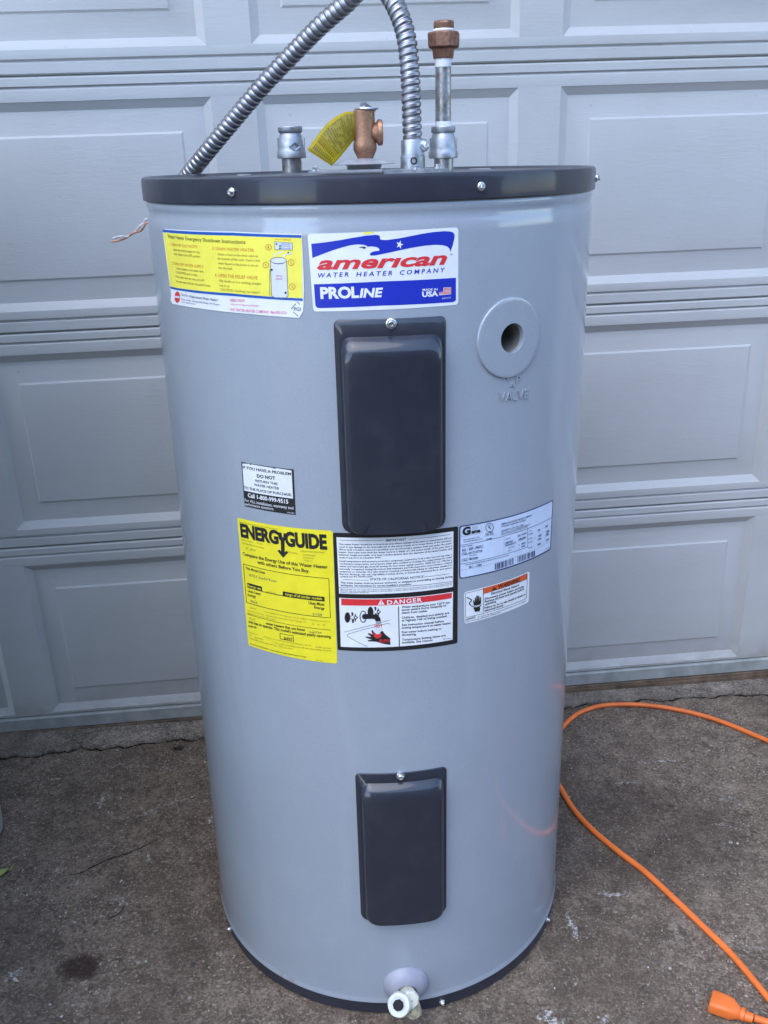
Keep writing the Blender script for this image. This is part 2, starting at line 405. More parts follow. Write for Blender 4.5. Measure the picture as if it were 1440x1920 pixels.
# ------------------------------------------------------------------ garage door
DF = Matrix(((math.cos(PSI), -math.sin(PSI), 0, 0), (math.sin(PSI), math.cos(PSI), 0, DD), (0, 0, 1, 0), (0, 0, 0, 1)))
def garage_door():
    # local frame: x along the door, -y towards the camera, z up
    root = empty('garage_door', DF, 'wide pale grey sectional garage door with raised panels behind the heater', 'garage door')
    first, last = -2, 5
    ua = U0 + first * PER - .055; ub = U0 + last * PER + PW + .055
    E, E2 = .0425, .0425                       # rails below / above the panels
    RD = .0098
    def panel_mesh():
        b = MB(); w_, h_ = PW, SEC - E - E2
        rg = [(0, 0), (.0008, .0012), (.0155, RD), (.0180, RD), (.056, RD * .34), (.0570, RD * .30), (.0605, .0006), (.066, -.0002)]
        rs = []
        for ins, dp in rg:
            rs.append([(ins, dp, ins), (w_ - ins, dp, ins), (w_ - ins, dp, h_ - ins), (ins, dp, h_ - ins)])
        b.rings(rs, True, False, True)
        return b.mesh('raised_panel')
    def section_mesh(lower):
        # profile of the rails: (z, depth)
        V = .0042
        lo = [(.0015, .03), (.0015, .0035), (.004, .0), (.0205, .0), (.0225, V), (.0245, V + .001), (.0275, 0.0), (.034, -.0006), (E, 0.0)]
        if lower: lo = [(.036, .03), (.036, .001), (.0365, .0), (E, 0.0)]
        hi = [(SEC - E2, 0.0), (SEC - .036, -.0006), (SEC - .0235, 0.0), (SEC - .0205, V), (SEC - .018, V + .001), (SEC - .0165, 0.0), (SEC - .004, .0), (SEC - .0012, .0035), (SEC - .0012, .008), (SEC + .005, .008), (SEC + .005, .03)]
        b = MB()
        for pr in (lo, hi):
            b.rings([[(ua, d, z) for z, d in pr], [(ub, d, z) for z, d in pr]], False)
        us = [ua] + [v for i in range(first, last + 1) for v in (U0 + i * PER, U0 + i * PER + PW)] + [ub]
        for i in range(0, len(us), 2):
            b.add([(us[i], 0, E), (us[i + 1], 0, E), (us[i + 1], 0, SEC - E2), (us[i], 0, SEC - E2)], [(0, 1, 2, 3)])
        b.add([(ua, .032, lo[0][0]), (ub, .032, lo[0][0]), (ub, .032, SEC - .0012), (ua, .032, SEC - .0012)], [(3, 2, 1, 0)])
        return b.mesh('door_section')
    pm = panel_mesh(); sm = section_mesh(False); sl_ = section_mesh(True)
    for k in range(5):
        s = link('door_section', sl_ if k == 0 else sm, M['door'], root, 25)
        s.location = (0, 0, ZJ - SEC + k * SEC)
        for i in range(first, last + 1):
            p = link('raised_panel', pm, M['door'], s, 20) if (k == 0 and i == first) else None
            if p is None: p = bpy.data.objects.new('raised_panel', pm); COL.objects.link(p); p.parent = s
            p.location = (U0 + i * PER, 0, E)
    b = MB()
    b.rings([[(x, -.004, .0135), (x, -.006, .015), (x, -.0065, .043), (x, -.004, .0455), (x, .01, .0455), (x, .01, .0135)] for x in (ua, ub)], True, True, True)
    b.build('bottom_rail', M['retainer'], root, 30)
    b = MB()
    xs = [ua + (ub - ua) * i / 120 for i in range(121)]
    rnd = random.Random(5)
    b.rings([[(x, -.006 + rnd.gauss(0, .0008), -.014), (x, -.010 + rnd.gauss(0, .001), .001), (x, -.010, .004), (x, -.004, .0048), (x, -.004, .0056), (x, -.008, .0062), (x, -.008, .0105), (x, .008, .0105), (x, .008, -.014)] for x in xs], True, True, True)
    b.build('bottom_seal', M['seal'], root, 40)
    # wall with the opening the door closes
    wr = empty('garage_wall', DF, 'plain painted garage wall with trim framing the wide sectional door', 'wall')
    zt = ZJ - SEC + 5 * SEC
    b = MB()
    b.box((ua - 3, -.10, -.3), (ua - .09, .12, 3.1)); b.box((ub + .09, -.10, -.3), (ub + 3, .12, 3.1)); b.box((ua - .0899, -.10, zt + .09), (ub + .0899, .12, 3.1))
    b.build('wall', M['stucco'], wr, 0)
    for a, c in (((ua - .09, -.13, -.05), (ua - .005, .05, zt)), ((ub + .005, -.13, -.05), (ub + .09, .05, zt)), ((ua - .09, -.13, zt + .002), (ub + .09, .05, zt + .0895))):
        b = MB(); b.box(a, c); b.build('door_trim', M['trim'], wr, 0)
    b = MB(); b.rings([[(x, -.55, 2.72), (x, -.55, 2.86), (x, .12, 3.12), (x, .12, 2.96)] for x in (ua - 3.2, ub + 3.2)], True, True, True)
    b.build('eave', M['trim'], wr, 0)
garage_door()
def add_shading_house():
    # unseen single-storey house, added behind the camera to block low sky light
    h = empty('shading_house', Matrix.Translation((3.6, -3.2, -.05)), 'unseen single storey house added behind the camera to block low sky light', 'house')
    b = MB(); b.box((-5.6, -4.0, 0), (6, 0, 2.75)); b.build('wall', M['siding'], h, 0)
    b = MB(); b.rings([[(x, .45, 2.62), (x, .45, 2.76), (x, -2.0, 4.1), (x, -4.45, 2.76), (x, -4.45, 2.62)] for x in (-5.9, 6.3)], True, True, True); b.build('roof', M['shingle'], h, 0)
    for k in range(26):
        b = MB(); z = .1 + k * .1; b.rings([[(x, .001, z), (x, .016, z), (x, .004, z + .099), (x, .001, z + .099)] for x in (-5.6, 6)], True, True, True); b.build('siding_board', M['siding'], h, 0)
    for x in (-1.0, 3.2):
        b = MB(); b.box((x, .0165, 1.0), (x + 1.2, .05, 2.1)); f = b.build('window', M['trim'], h, 0)
        b = MB(); b.box((x + .06, .0505, 1.06), (x + 1.14, .056, 2.04)); b.build('pane', M['pane'], f, 0)
add_shading_house()

# ------------------------------------------------------------------ water heater
WH = empty('water_heater', TM, 'tall grey cylindrical electric water heater with charcoal lid and many stickers', 'water heater')
SEG = 256
def ring_prof(prof, seg=SEG, cap0=False, cap1=False):
    b = MB(); b.lathe(prof, (0, 0, 0), seg, None, cap0, cap1); return b
# shell with the relief-valve opening cut through it
HS, HZ = cyl(958, 633.5)
HR = .0175
def shell():
    z1 = TZ - .0275
    prof = [(TR - .006, .0255), (TR + .0004, .0252), (TR + .0016, .0264), (TR + .0016, .0290), (TR + .0004, .0325), (TR, .037), (TR, .06)]
    z = .06
    while z < z1 - .08: z += .02; prof.append((TR, z))
    prof += [(TR, z1 - .035), (TR - .0003, z1 - .022), (TR - .0022, z1 - .017), (TR - .0012, z1 - .011), (TR + .0002, z1 - .007), (TR - .001, z1 - .001), (TR - .006, z1 + .004)]
    b = ring_prof(prof)
    me = b.mesh('shell')
    bm = bmesh.new(); bm.from_mesh(me)
    kill = []
    for f in bm.faces:
        c = f.calc_center_median(); s = TR * (math.atan2(c.y, c.x) + math.pi / 2)
        if math.hypot(s - HS, c.z - HZ) < .030 and f.calc_area() < .001: kill.append(f)
    bmesh.ops.delete(bm, geom=kill, context='FACES')
    bm.to_mesh(me); bm.free()
    return link('shell', me, M['shell'], WH, 40)
shell()
ring_prof([(TR - .02, .0015), (TR - .003, .0015), (TR - .0006, .004), (TR - .0004, .012), (TR - .0004, .028), (TR - .01, .0285)]).build('base_pan', M['dark'], WH, 40)
lid_prof = [(TR - .008, TZ - .0290), (TR + .0018, TZ - .0290), (TR + .003, TZ - .0278), (TR + .003, TZ - .006), (TR + .0020, TZ - .0018), (TR - .001, TZ), (TR - .006, TZ - .0006), (TR - .010, TZ - .003), (TR - .016, TZ - .0035),
            (.2, TZ - .003), (.1, TZ - .0025), (.01, TZ - .0025)]
ring_prof(lid_prof, cap1=True).build('lid', M['dark'], WH, 40)
LZ = TZ - .003

def screw(parent, pos, nrm, r=.0036, name='screw', hexhead=True, m='zinc'):
    b = MB(); n = Vector(nrm).normalized()
    b.lathe([(r * 1.35, -.002), (r * 1.35, .0008), (r * 1.1, .0016), (r * .95, .0017)], pos, 20, n, True, True)
    b.lathe([(r * .86, .0012), (r * .86, .0042), (r * .7, .0050), (r * .45, .0050), (r * .38, .0044)], pos, 6 if hexhead else 20, n, False, True, .4)
    o = b.build(name, M[m], parent, 30)
    return o
for px, py in ((437, 360.5), (900, 349.5)):
    s, z = cyl(px, py, TR + .004); p = wrap(s, z, .004); screw(WH, p, (p.x, p.y, 0))
th = -.21; screw(WH, ((TR + .004) * math.cos(th), (TR + .004) * math.sin(th), TZ - .015), (math.cos(th), math.sin(th), 0))
for px, py in ((829, 1879), (1031, 1713), (416, 1706)):
    if px == 829:
        s, z = cyl(px, py, TR); p = wrap(s, z, -.0004)
    else:
        a = R_(-27) if px > 700 else R_(207); p = Vector((TR * math.cos(a), TR * math.sin(a), .015))
    screw(WH, p, (p.x, p.y, 0), .0034)

# ---- access covers -------------------------------------------------------
def rrect(s0, s1, z0, z1, rt, rb, n=10):
    out = []
    for (cx, cz, r, a0) in ((s1 - rt, z1 - rt, rt, 0), (s0 + rt, z1 - rt, rt, 90), (s0 + rb, z0 + rb, rb, 180), (s1 - rb, z0 + rb, rb, 270)):
        for k in range(n + 1):
            a = R_(a0 + 90 * k / n); out.append((cx + r * math.cos(a), cz + r * math.sin(a)))
    return out
def dens(poly, L=.012):
    out = []
    for a, b in zip(poly, poly[1:] + poly[:1]):
        d = math.hypot(b[0] - a[0], b[1] - a[1]); k = max(1, int(d / L))
        out += [(a[0] + (b[0] - a[0]) * i / k, a[1] + (b[1] - a[1]) * i / k) for i in range(k)]
    return out
def resamp_closed(poly, n):
    L = [0]
    for a, b in zip(poly, poly[1:] + poly[:1]): L.append(L[-1] + math.hypot(b[0] - a[0], b[1] - a[1]))
    out = []; j = 0; P = poly + poly[:1]
    for k in range(n):
        t = L[-1] * k / n
        while L[j + 1] < t: j += 1
        f = (t - L[j]) / max(1e-9, L[j + 1] - L[j]); out.append((P[j][0] + (P[j + 1][0] - P[j][0]) * f, P[j][1] + (P[j + 1][1] - P[j][1]) * f))
    return out
def cover(tl, tr, br, bl, top_gap, screw_px, H=.017):
    P = [cyl(*q) for q in (tl, tr, br, bl)]
    s0 = (P[0][0] + P[3][0]) / 2; s1 = (P[1][0] + P[2][0]) / 2; z1 = (P[0][1] + P[1][1]) / 2; z0 = (P[2][1] + P[3][1]) / 2
    n = 240; rs = []
    def R(s0, s1, z0, z1, rt, rb, off): rs.append([wrap(s, z, off) for s, z in resamp_closed(rrect(s0, s1, z0, z1, rt, rb), n)])
    R(s0, s1, z0, z1, .006, .014, -.001); R(s0, s1, z0, z1, .006, .014, .0012); R(s0 + .0006, s1 - .0006, z0 + .0006, z1 - .0006, .006, .014, .0018)
    zt = z1 - top_gap
    b = (s0 + .0065, s1 - .0045, z0 + .001, zt)
    for ins, zi, h in ((0, 0, .0019), (.0008, .0012, .004), (.0018, .0035, .008), (.0032, .0075, .0120), (.0050, .0120, .0152), (.0075, .017, .0168), (.011, .023, .0172)):
        R(b[0] + ins, b[1] - ins, b[2] + min(ins, .004) * .8, b[3] - zi, .013 + zi * .3, .013, h * H / .0172)
    ins0, zi0 = .011, .023
    a = (b[0] + ins0, b[1] - ins0, b[2] + .0032, b[3] - zi0)
    cs, cz = (a[0] + a[1]) / 2, (a[2] + a[3]) / 2
    base = resamp_closed(rrect(*a, .013 + zi0 * .3, .013), n)
    for k in (.8, .6, .4, .2, .04):
        rs.append([wrap(cs + (s - cs) * k, cz + (z - cz) * (1 - (1 - k) * .9), H) for s, z in base])
    m_ = MB(); m_.rings(rs, True, False, True)
    o = m_.build('access_cover', M['cover'], WH, 50)
    s, z = cyl(*screw_px); p = wrap(s, z, .0018); screw(o, p, (p.x, p.y, 0), .0045, 'screw', False)
    return o
cover((627, 599), (836, 592), (834, 990), (641, 998), .0195, (733, 606.5))
cover((665, 1448), (837, 1437), (836, 1714), (678, 1720), .0155, (751, 1453.5), .015)

# ---- relief valve ring and hole -------------------------------------------
def escutcheon():
    c = wrap(HS, HZ, 0); n = Vector((c.x, c.y, 0)).normalized()
    s0, z0 = cyl(893, 640); s1, z1 = cyl(1008, 628); zt_ = cyl(950, 559)[1]; zb_ = cyl(948, 708)[1]
    ro = ((s1 - s0) + (zt_ - zb_)) / 4
    cs, cz = (s0 + s1) / 2, (zt_ + zb_) / 2
    b = MB(); rs = []
    def rg(r, off, c_=(cs, cz)): rs.append([wrap(c_[0] + r * math.cos(2 * math.pi * j / 96), c_[1] + r * math.sin(2 * math.pi * j / 96), off) for j in range(96)])
    rg(ro, -.001); rg(ro, .0022); rg(ro - .0006, .0031); rg(ro - .0018, .0034)
    for k in range(1, 6):
        t = k / 6; r = ro + (HR - ro) * t; c_ = (cs + (HS - cs) * t, cz + (HZ - cz) * t); rg(r, .0034, c_)
    rg(HR + .0003, .0034, (HS, HZ)); rg(HR, .0031, (HS, HZ)); rg(HR - .0002, -.003, (HS, HZ))
    b.rings(rs); b.build('valve_escutcheon', M['shell'], WH, 22)
    b = MB(); q = -n
    b.lathe([(HR - .0003, .003), (HR - .0005, .05), (HR - .001, .14)], c, 48, q, False, True)
    b.build('valve_opening', M['hole'], WH, 40)
escutcheon()

# ---- stickers ----------------------------------------------------------------
JOBS = []        # (text object, placing data)
class Sticker:
    def __init__(s, name, crop, base_color, outline, label=None, rnd=0, lift=.0003):
        s.k, s.ox, s.oy = crop; s.layers = {}; s.name = name; s.lift = lift
        pts = [s.sz(*p) for p in outline]
        if rnd: pts = s.round(pts, rnd)
        me = flat(pts, lift)
        me.name = name
        s.obj = link(name, me, ink(base_color), WH, 60)
        if label: s.obj['label'] = label
    def round(s, P, r):
        out = []; n = len(P)
        for i in range(n):
            p = Vector(P[i]); a = Vector(P[i - 1]); b = Vector(P[(i + 1) % n])
            u = (a - p).normalized() * r; v = (b - p).normalized() * r
            for k in range(7):
                t = k / 6; q = p + u * (1 - t) ** 2 + v * t ** 2; out.append((q.x, q.y))
        return out
    def sz(s, x, y): return cyl(s.ox + x / s.k, s.oy + y / s.k)
    def put(s, color, lay, vs, fs, part=None):
        L = s.layers.setdefault((color, lay, part), MB()); L.add(vs, fs)
    def poly(s, color, pts, lay=1, rnd=0, part=None):
        q = [s.sz(*p) for p in pts]
        if rnd: q = s.round(q, rnd)
        me = flat(q, s.lift + .00016 * lay)
        s.put(color, lay, [v.co for v in me.vertices], [tuple(p.vertices) for p in me.polygons], part); bpy.data.meshes.remove(me)
    def ell(s, color, cx, cy, rx, ry, lay=1, n=28, ring=0):
        P = [(cx + rx * math.cos(2 * math.pi * i / n), cy + ry * math.sin(2 * math.pi * i / n)) for i in range(n)]
        if not ring: s.poly(color, P, lay)
        else: s.stroke(color, P + P[:1], ring, lay)
    def stroke(s, color, pts, wd, lay=1):
        for a, b in zip(pts, pts[1:]):
            A = Vector(a); B = Vector(b); L = (B - A).length
            if L < 1e-6: continue
            d = (B - A) / L; nn = Vector((-d.y, d.x)) * wd / 2; e = d * wd * .25
            s.poly(color, [A - e + nn, B + e + nn, B + e - nn, A - e - nn], lay)
    def text(s, color, st, x0, y0, x1, y1, h, bold=0.0, shear=0.0, lay=2, space=1.0, depth=0.0, part=None):
        cu = bpy.data.curves.new('t', 'FONT'); cu.body = st; cu.size = 1; cu.offset = bold; cu.shear = shear
        cu.space_character = space; cu.resolution_u = 3 if h > 60 else (2 if h > 18 else 1); cu.extrude = depth
        ob = bpy.data.objects.new('t', cu); COL.objects.link(ob)
        JOBS.append((s, ob, color, lay, s.sz(x0, y0), s.sz(x1, y1), s.sz(x0, y0 - h), depth, part))
    def finish(s):
        nm = {}
        for (color, lay, part), b in s.layers.items():
            o = b.build(part or s.pname(color), ink(color), s.obj, 60)
            if not part: o['kind'] = 'stuff'
    def pname(s, color):
        c = {'white2': 'white', 'lemon': 'yellow', 'royal': 'blue', 'navy': 'navy', 'dgrey': 'grey', 'bluegrey': 'pale_blue'}.get(color, color)
        return c + '_print'
def split_long(bm, L=.007):
    for _ in range(7):
        es = [e for e in bm.edges if e.calc_length() > L]
        if not es: break
        bmesh.ops.subdivide_edges(bm, edges=es, cuts=1, use_grid_fill=False)
        bmesh.ops.triangulate(bm, faces=[f for f in bm.faces if len(f.verts) > 3])
def flat(pts, off):
    bm = bmesh.new()
    vs = [bm.verts.new((p[0], p[1], 0)) for p in pts]
    bm.faces.new(vs); bmesh.ops.triangulate(bm, faces=bm.faces[:])
    split_long(bm)
    for v in bm.verts: v.co = wrap(v.co.x, v.co.y, off)
    me = bpy.data.meshes.new('flat'); bm.to_mesh(me); bm.free(); return me
def flush_text():
    bpy.context.view_layer.update(); dg = bpy.context.evaluated_depsgraph_get()
    for (s, ob, color, lay, A, B, C, depth, part) in JOBS:
        me = bpy.data.meshes.new_from_object(ob.evaluated_get(dg))
        if not me.vertices: continue
        xs = [v.co.x for v in me.vertices]; x0, x1 = min(xs), max(xs)
        d = Vector((B[0] - A[0], B[1] - A[1])); W = d.length; d.normalize(); nn = Vector((-d.y, d.x))
        H = math.hypot(C[0] - A[0], C[1] - A[1]) / .70
        bm = bmesh.new(); bm.from_mesh(me)
        for v in bm.verts:
            a = (v.co.x - x0) / (x1 - x0) * W; b_ = v.co.y * H
            v.co = Vector((A[0] + d.x * a + nn.x * b_, A[1] + d.y * a + nn.y * b_, v.co.z))
        if not depth:
            bmesh.ops.triangulate(bm, faces=[f for f in bm.faces if len(f.verts) > 3]); split_long(bm, .006)
        bm.verts.index_update()
        vs = [wrap(v.co.x, v.co.y, s.lift + .00016 * lay + v.co.z) for v in bm.verts]
        s.put(color, lay, vs, [[v.index for v in f.verts] for f in bm.faces], part); bm.free()
        bpy.data.meshes.remove(me)
        cu = ob.data; bpy.data.objects.remove(ob); bpy.data.curves.remove(cu)
    JOBS.clear()
STK = []
def stickers():
    # A: yellow emergency shutdown sheet -----------------------------------------
    A = Sticker('shutdown_sticker', (5.143, 300, 420), 'white', [(28, 55), (60, 46), (700, 72), (1370, 96), (1392, 640), (1382, 840), (1345, 905), (880, 868), (400, 815), (122, 768), (106, 735), (112, 690)], 'yellow and white emergency shutdown sticker with curled edges', 0, .0006)
    A.poly('royal', [(32, 52), (60, 54), (700, 82), (1365, 106), (1366, 134), (700, 112), (60, 80), (30, 78)])
    A.poly('lemon', [(38, 80), (700, 112), (1367, 134), (1378, 715), (700, 668), (104, 602)], part='yellow_field')
    A.poly('royal', [(104, 602), (700, 668), (1378, 717), (1379, 740), (700, 692), (108, 622)], 2)
    A.text('black', 'Water Heater Emergency Shutdown Instructions', 82, 133, 828, 192, 34, .006)
    for st, a, b_, c, d, h in (('1. TURN OFF ELECTRICITY', 100, 206, 370, 233, 24), ('2. TURN OFF WATER SUPPLY', 118, 390, 428, 426, 26),
                               ('3. DRAIN WATER HEATER', 512, 248, 912, 268, 30), ('4. OPEN THE RELIEF VALVE', 535, 506, 945, 534, 31)):
        A.text('rust', st, a, b_, c, d, h, .008)
    for st, a, b_, c, d in (('Switch the circuit breaker for the', 135, 256, 388, 283), ('water heater to the OFF position.', 138, 296, 395, 324),
                            ('Turn the handle on the water valve', 158, 434, 425, 468), ('CLOCKWISE until it stops.', 158, 474, 370, 503), ('If the water does not stop, turn off', 160, 514, 430, 553),
                            ('the main water valve for the entire house.', 165, 560, 495, 605), ('Attach a hose to the drain valve at', 560, 299, 948, 319), ('the bottom of the tank. Open a hot', 560, 341, 970, 363),
                            ('water faucet in the home to let air', 565, 386, 955, 411), ('into the tank.', 568, 430, 708, 442), ('Flip handle so it is sticking straight', 580, 555, 980, 586), ('out or up.', 580, 600, 680, 609),
                            ('CAUTION: Scalding hot water!', 590, 640, 965, 670)):
        A.text('olive', st, a, b_, c, d, 22, .012)
    A.poly('white2', [(1068, 350), (1085, 332), (1120, 322), (1170, 322), (1210, 335), (1223, 355), (1238, 690), (1215, 712), (1110, 708), (1080, 690)], 2)
    A.stroke('dgrey', [(1068, 350), (1080, 690), (1110, 708), (1215, 712), (1238, 690), (1223, 355)], 5, 3)
    A.ell('dgrey', 1146, 350, 77, 30, 3, 24, 5); A.poly('dgrey', [(1090, 372), (1146, 380), (1205, 374), (1190, 382), (1146, 387), (1105, 382)], 3)
    A.poly('white2', [(1110, 170), (1280, 182), (1278, 250), (1110, 245)], 2); A.stroke('dgrey', [(1110, 170), (1280, 182), (1278, 250), (1110, 245), (1110, 170)], 4, 3)
    for a, b_ in ((1120, 185), (1152, 204), (1152, 226)): A.poly('navy', [(a, b_), (a + 16, b_), (a + 16, b_ + 14), (a, b_ + 14)], 3)
    for y in (188, 208, 230): A.text('royal', 'BREAKER', 1172, y + 8, 1262, y + 12, 12, 0, 0, 3)
    A.stroke('white2', [(1105, 320), (1110, 295), (1190, 262)], 12, 2); A.stroke('white2', [(1190, 318), (1200, 300), (1275, 280)], 12, 2); A.ell('navy', 1240, 276, 9, 7, 3)
    A.ell('navy', 1080, 440, 12, 11, 4, 12); A.ell('navy', 1215, 662, 11, 11, 4, 12)
    A.stroke('dgrey', [(1062, 440), (1060, 690)], 4, 3)
    for t, x, y in (('1', 1050, 223), ('2', 1267, 370), ('3', 1278, 602), ('4', 1024, 393)):
        A.ell('rust', x, y, 28, 28, 3, 22, 5); A.text('rust', t, x - 7, y + 14, x + 7, y + 14, 27, .004, 0, 3)
    A.text('orange', 'CIRCUIT BREAKER', 1110, 154, 1268, 160, 14); A.text('pink', 'WATER', 1122, 506, 1184, 510, 16, 0, 0, 4); A.text('pink', 'HEATER', 1122, 534, 1184, 538, 16, 0, 0, 4)
    A.ell('red', 172, 705, 27, 54, 1); A.poly('white2', [(148, 690), (196, 697), (197, 716), (148, 709)], 2)
    A.text('navy', 'Time For a Replacement Water Heater?', 210, 690, 568, 745, 25); A.text('navy', 'Repairs - Anodes - Warranty Tank Flushing - Most Repairs', 215, 730, 580, 784, 18); A.text('navy', 'Call Today for Service', 217, 756, 350, 778, 15)
    A.text('pink', 'NEED HELP?', 680, 746, 822, 750, 26, .006); A.text('pink', 'Call your PGI Approved Plumber', 680, 778, 962, 797, 18); A.text('pink', 'HOT WATER HEATER COMPANY  866-955-5121', 685, 836, 1222, 868, 27, .004)
    A.stroke('black', [(1322, 748), (1352, 775)], 6); A.stroke('black', [(1312, 768), (1268, 818)], 6); A.stroke('black', [(1290, 850), (1332, 884)], 6); A.text('black', 'PGI', 1295, 834, 1358, 838, 34, .004)
    # B: red white and blue maker's sticker ------------------------------------------
    B = Sticker('maker_sticker', (4.8, 570, 420), 'white', [(32, 88), (1388, 28), (1388, 725), (85, 787)], 'white blue and red maker sticker with an eagle flag', .004)
    B.poly('blue', [(66, 178), (200, 163), (320, 145), (450, 122), (560, 104), (640, 97), (672, 100), (684, 112), (682, 128), (692, 142), (740, 144), (850, 130), (960, 108), (1060, 88), (1160, 72), (1260, 64), (1310, 66), (1340, 75), (1354, 95), (1352, 130), (1340, 180), (1328, 215), (1318, 248),
                    (1308, 222), (1290, 203), (1250, 190), (1180, 186), (1080, 195), (960, 215), (850, 238), (760, 258), (690, 273), (640, 282), (605, 284), (592, 276), (596, 262), (615, 250), (650, 242), (678, 240), (678, 225), (662, 210), (640, 204), (600, 200), (572, 204),
                    (560, 193), (530, 185), (480, 183), (420, 190), (350, 208), (270, 232), (180, 265), (76, 306)], part='eagle_flag')
    B.poly('navy', [(490, 212), (515, 203), (558, 206), (552, 220), (535, 222), (520, 212)], 2)
    st = []
    for i in range(10):
        r = 40 if i % 2 == 0 else 16; a = R_(-75 + 36 * i); st.append((860 + r * .85 * math.cos(a), 185 + r * math.sin(a)))
    B.poly('white', st, 2, part='star')
    B.text('red', 'amer\u0131can', 120, 407, 1288, 358, 116, .030, .30, part='maker_wordmark')
    B.text('navy', 'TM', 1308, 282, 1336, 280, 13)
    for st_, a, b_, c, d in (('WATER', 128, 482, 402, 471), ('HEATER', 470, 471, 795, 459), ('COMPANY', 862, 456, 1268, 431)):
        B.text('blue', st_, a, b_, c, d, 40, .012, .2, 2, 1.5)
    B.poly('blue', [(90, 542), (700, 516), (1366, 483), (1366, 680), (1358, 694), (1340, 702), (700, 734), (140, 756), (115, 750), (103, 730)], part='blue_band')
    B.text('white', 'PRO', 150, 668, 428, 663, 97, .045); B.text('white', 'L', 428, 661, 497, 659, 94, .045); B.text('white', 'INE', 500, 660, 713, 652, 78, .04, .18)
    B.text('white', 'MADE IN', 1066, 602, 1200, 597, 20, .02); B.text('white', 'USA', 1062, 655, 1206, 646, 44, .045)
    B.poly('white', [(1252, 572), (1322, 569), (1322, 632), (1215, 640), (1215, 612), (1252, 609)], 2)
    for k in range(5): 
        y = 575 + k * 12; x = 1254 if y < 606 else 1216
        B.poly('red', [(x, y + 1), (1321, y - 2), (1321, y + 4), (x, y + 7)], 3)
    B.text('white', 'AW00171', 1240, 678, 1320, 668, 15)
    B.poly('lemon', [(520, 74), (640, 68), (620, 82), (570, 94), (545, 88)], 1)
    # C: black and white service sticker -------------------------------------------------
    C = Sticker('service_sticker', (4.925, 440, 860), 'black', [(62, 28), (545, 98), (565, 520), (92, 437)], 'small black and white sticker with a service phone number')
    C.poly('white', [(72, 44), (135, 46), (148, 58), (160, 52), (350, 84), (372, 92), (388, 86), (526, 108), (540, 368), (90, 293)])
    for t, a, b_, c, d, h, bo in (('IF YOU HAVE A PROBLEM', 78, 88, 522, 153, 25, .024), ('DO NOT', 208, 172, 378, 195, 30, .04), ('RETURN THIS', 195, 212, 400, 243, 22, .024), ('WATER HEATER', 182, 249, 415, 285, 22, .024), ('TO THE PLACE OF PURCHASE.', 90, 276, 530, 345, 23, .024)):
        C.text('black', t, a, b_, c, d, h, bo)
    C.text('white', 'Call 1-800-999-9515', 125, 352, 498, 415, 36, .028); C.text('white', 'For ALL installation, warranty and', 97, 393, 545, 468, 27, .004); C.text('white', 'performance questions.', 97, 426, 365, 474, 24, .004); C.text('white', 'AW13405', 487, 500, 555, 509, 12)
    # D: yellow energy label -------------------------------------------------------------
    D = Sticker('energy_label', (4.925, 440, 860), 'yellow', [(25, 543), (905, 664), (948, 1893), (128, 1720)], 'tall yellow energy label with heavy black lettering', .0035)
    D.text('olive', 'Based on standard U.S. Government tests', 48, 588, 400, 656, 15)
    D.text('black', 'ENERG', 60, 713, 410, 784, 112, .05, 0, 2, .98, part='energy_lettering'); D.text('black', 'GUIDE', 470, 798, 856, 832, 124, .05, 0, 2, .98, part='energy_lettering')
    D.poly('black', [(398, 676), (434, 682), (442, 724), (450, 726), (456, 684), (488, 690), (474, 742), (462, 760), (463, 864), (480, 848), (497, 862), (450, 913), (397, 848), (416, 838), (431, 854), (428, 756), (412, 738)], 3, part='arrow_letter')
    sm = [('Water Heater -    Electric', 65, 752, 268, 796, 15), ('Capacity (first hour rating)', 70, 780, 275, 830, 15), ('57   gallons', 108, 832, 200, 852, 18), ('Model(s)', 500, 868, 582, 880, 16), ('AMERICAN WATER HEATER COMPANY', 610, 858, 832, 872, 14),
          ('E1X50R045D', 637, 892, 752, 903, 15), ('E62-50R-045D', 637, 918, 735, 928, 14), ('SUPER M.I', 640, 945, 718, 953, 15),
          ('is a measure of energy use. Your utility company uses it to', 270, 1412, 885, 1510, 15), ('kWh/Year', 145, 1382, 205, 1393, 15), ('compute your bill. Only models with first hour ratings of', 118, 1402, 655, 1514, 15), ('gallons are used in this scale.', 120, 1427, 380, 1493, 15), ('56   to   64', 715, 1530, 838, 1541, 16),
          ('Electric', 142, 1480, 200, 1493, 18), ('Based on a', 135, 1607, 222, 1628, 14), ('1994 U.S. Government national average cost of', 270, 1648, 705, 1730, 15), ('$.0841 per kwh', 750, 1742, 890, 1756, 15), ('for', 137, 1632, 160, 1636, 14), ('Electricity.', 190, 1655, 270, 1672, 14), ('Your actual operating cost will vary depending on your', 355, 1700, 895, 1778, 16), ('local utility rates and your use of the product.', 140, 1660, 540, 1762, 15),
          ('4721 kwh/Year', 135, 1082, 395, 1142, 22), ('4624', 148, 1322, 212, 1341, 22), ('5109', 722, 1445, 808, 1453, 24), ('kwh/Year', 695, 1608, 810, 1614, 21), ('0001671-1', 755, 1866, 825, 1872, 14)]
    for t, a, b_, c, d, h in sm: D.text('dgrey' if h > 20 else 'olive', t, a, b_, c, d, h)
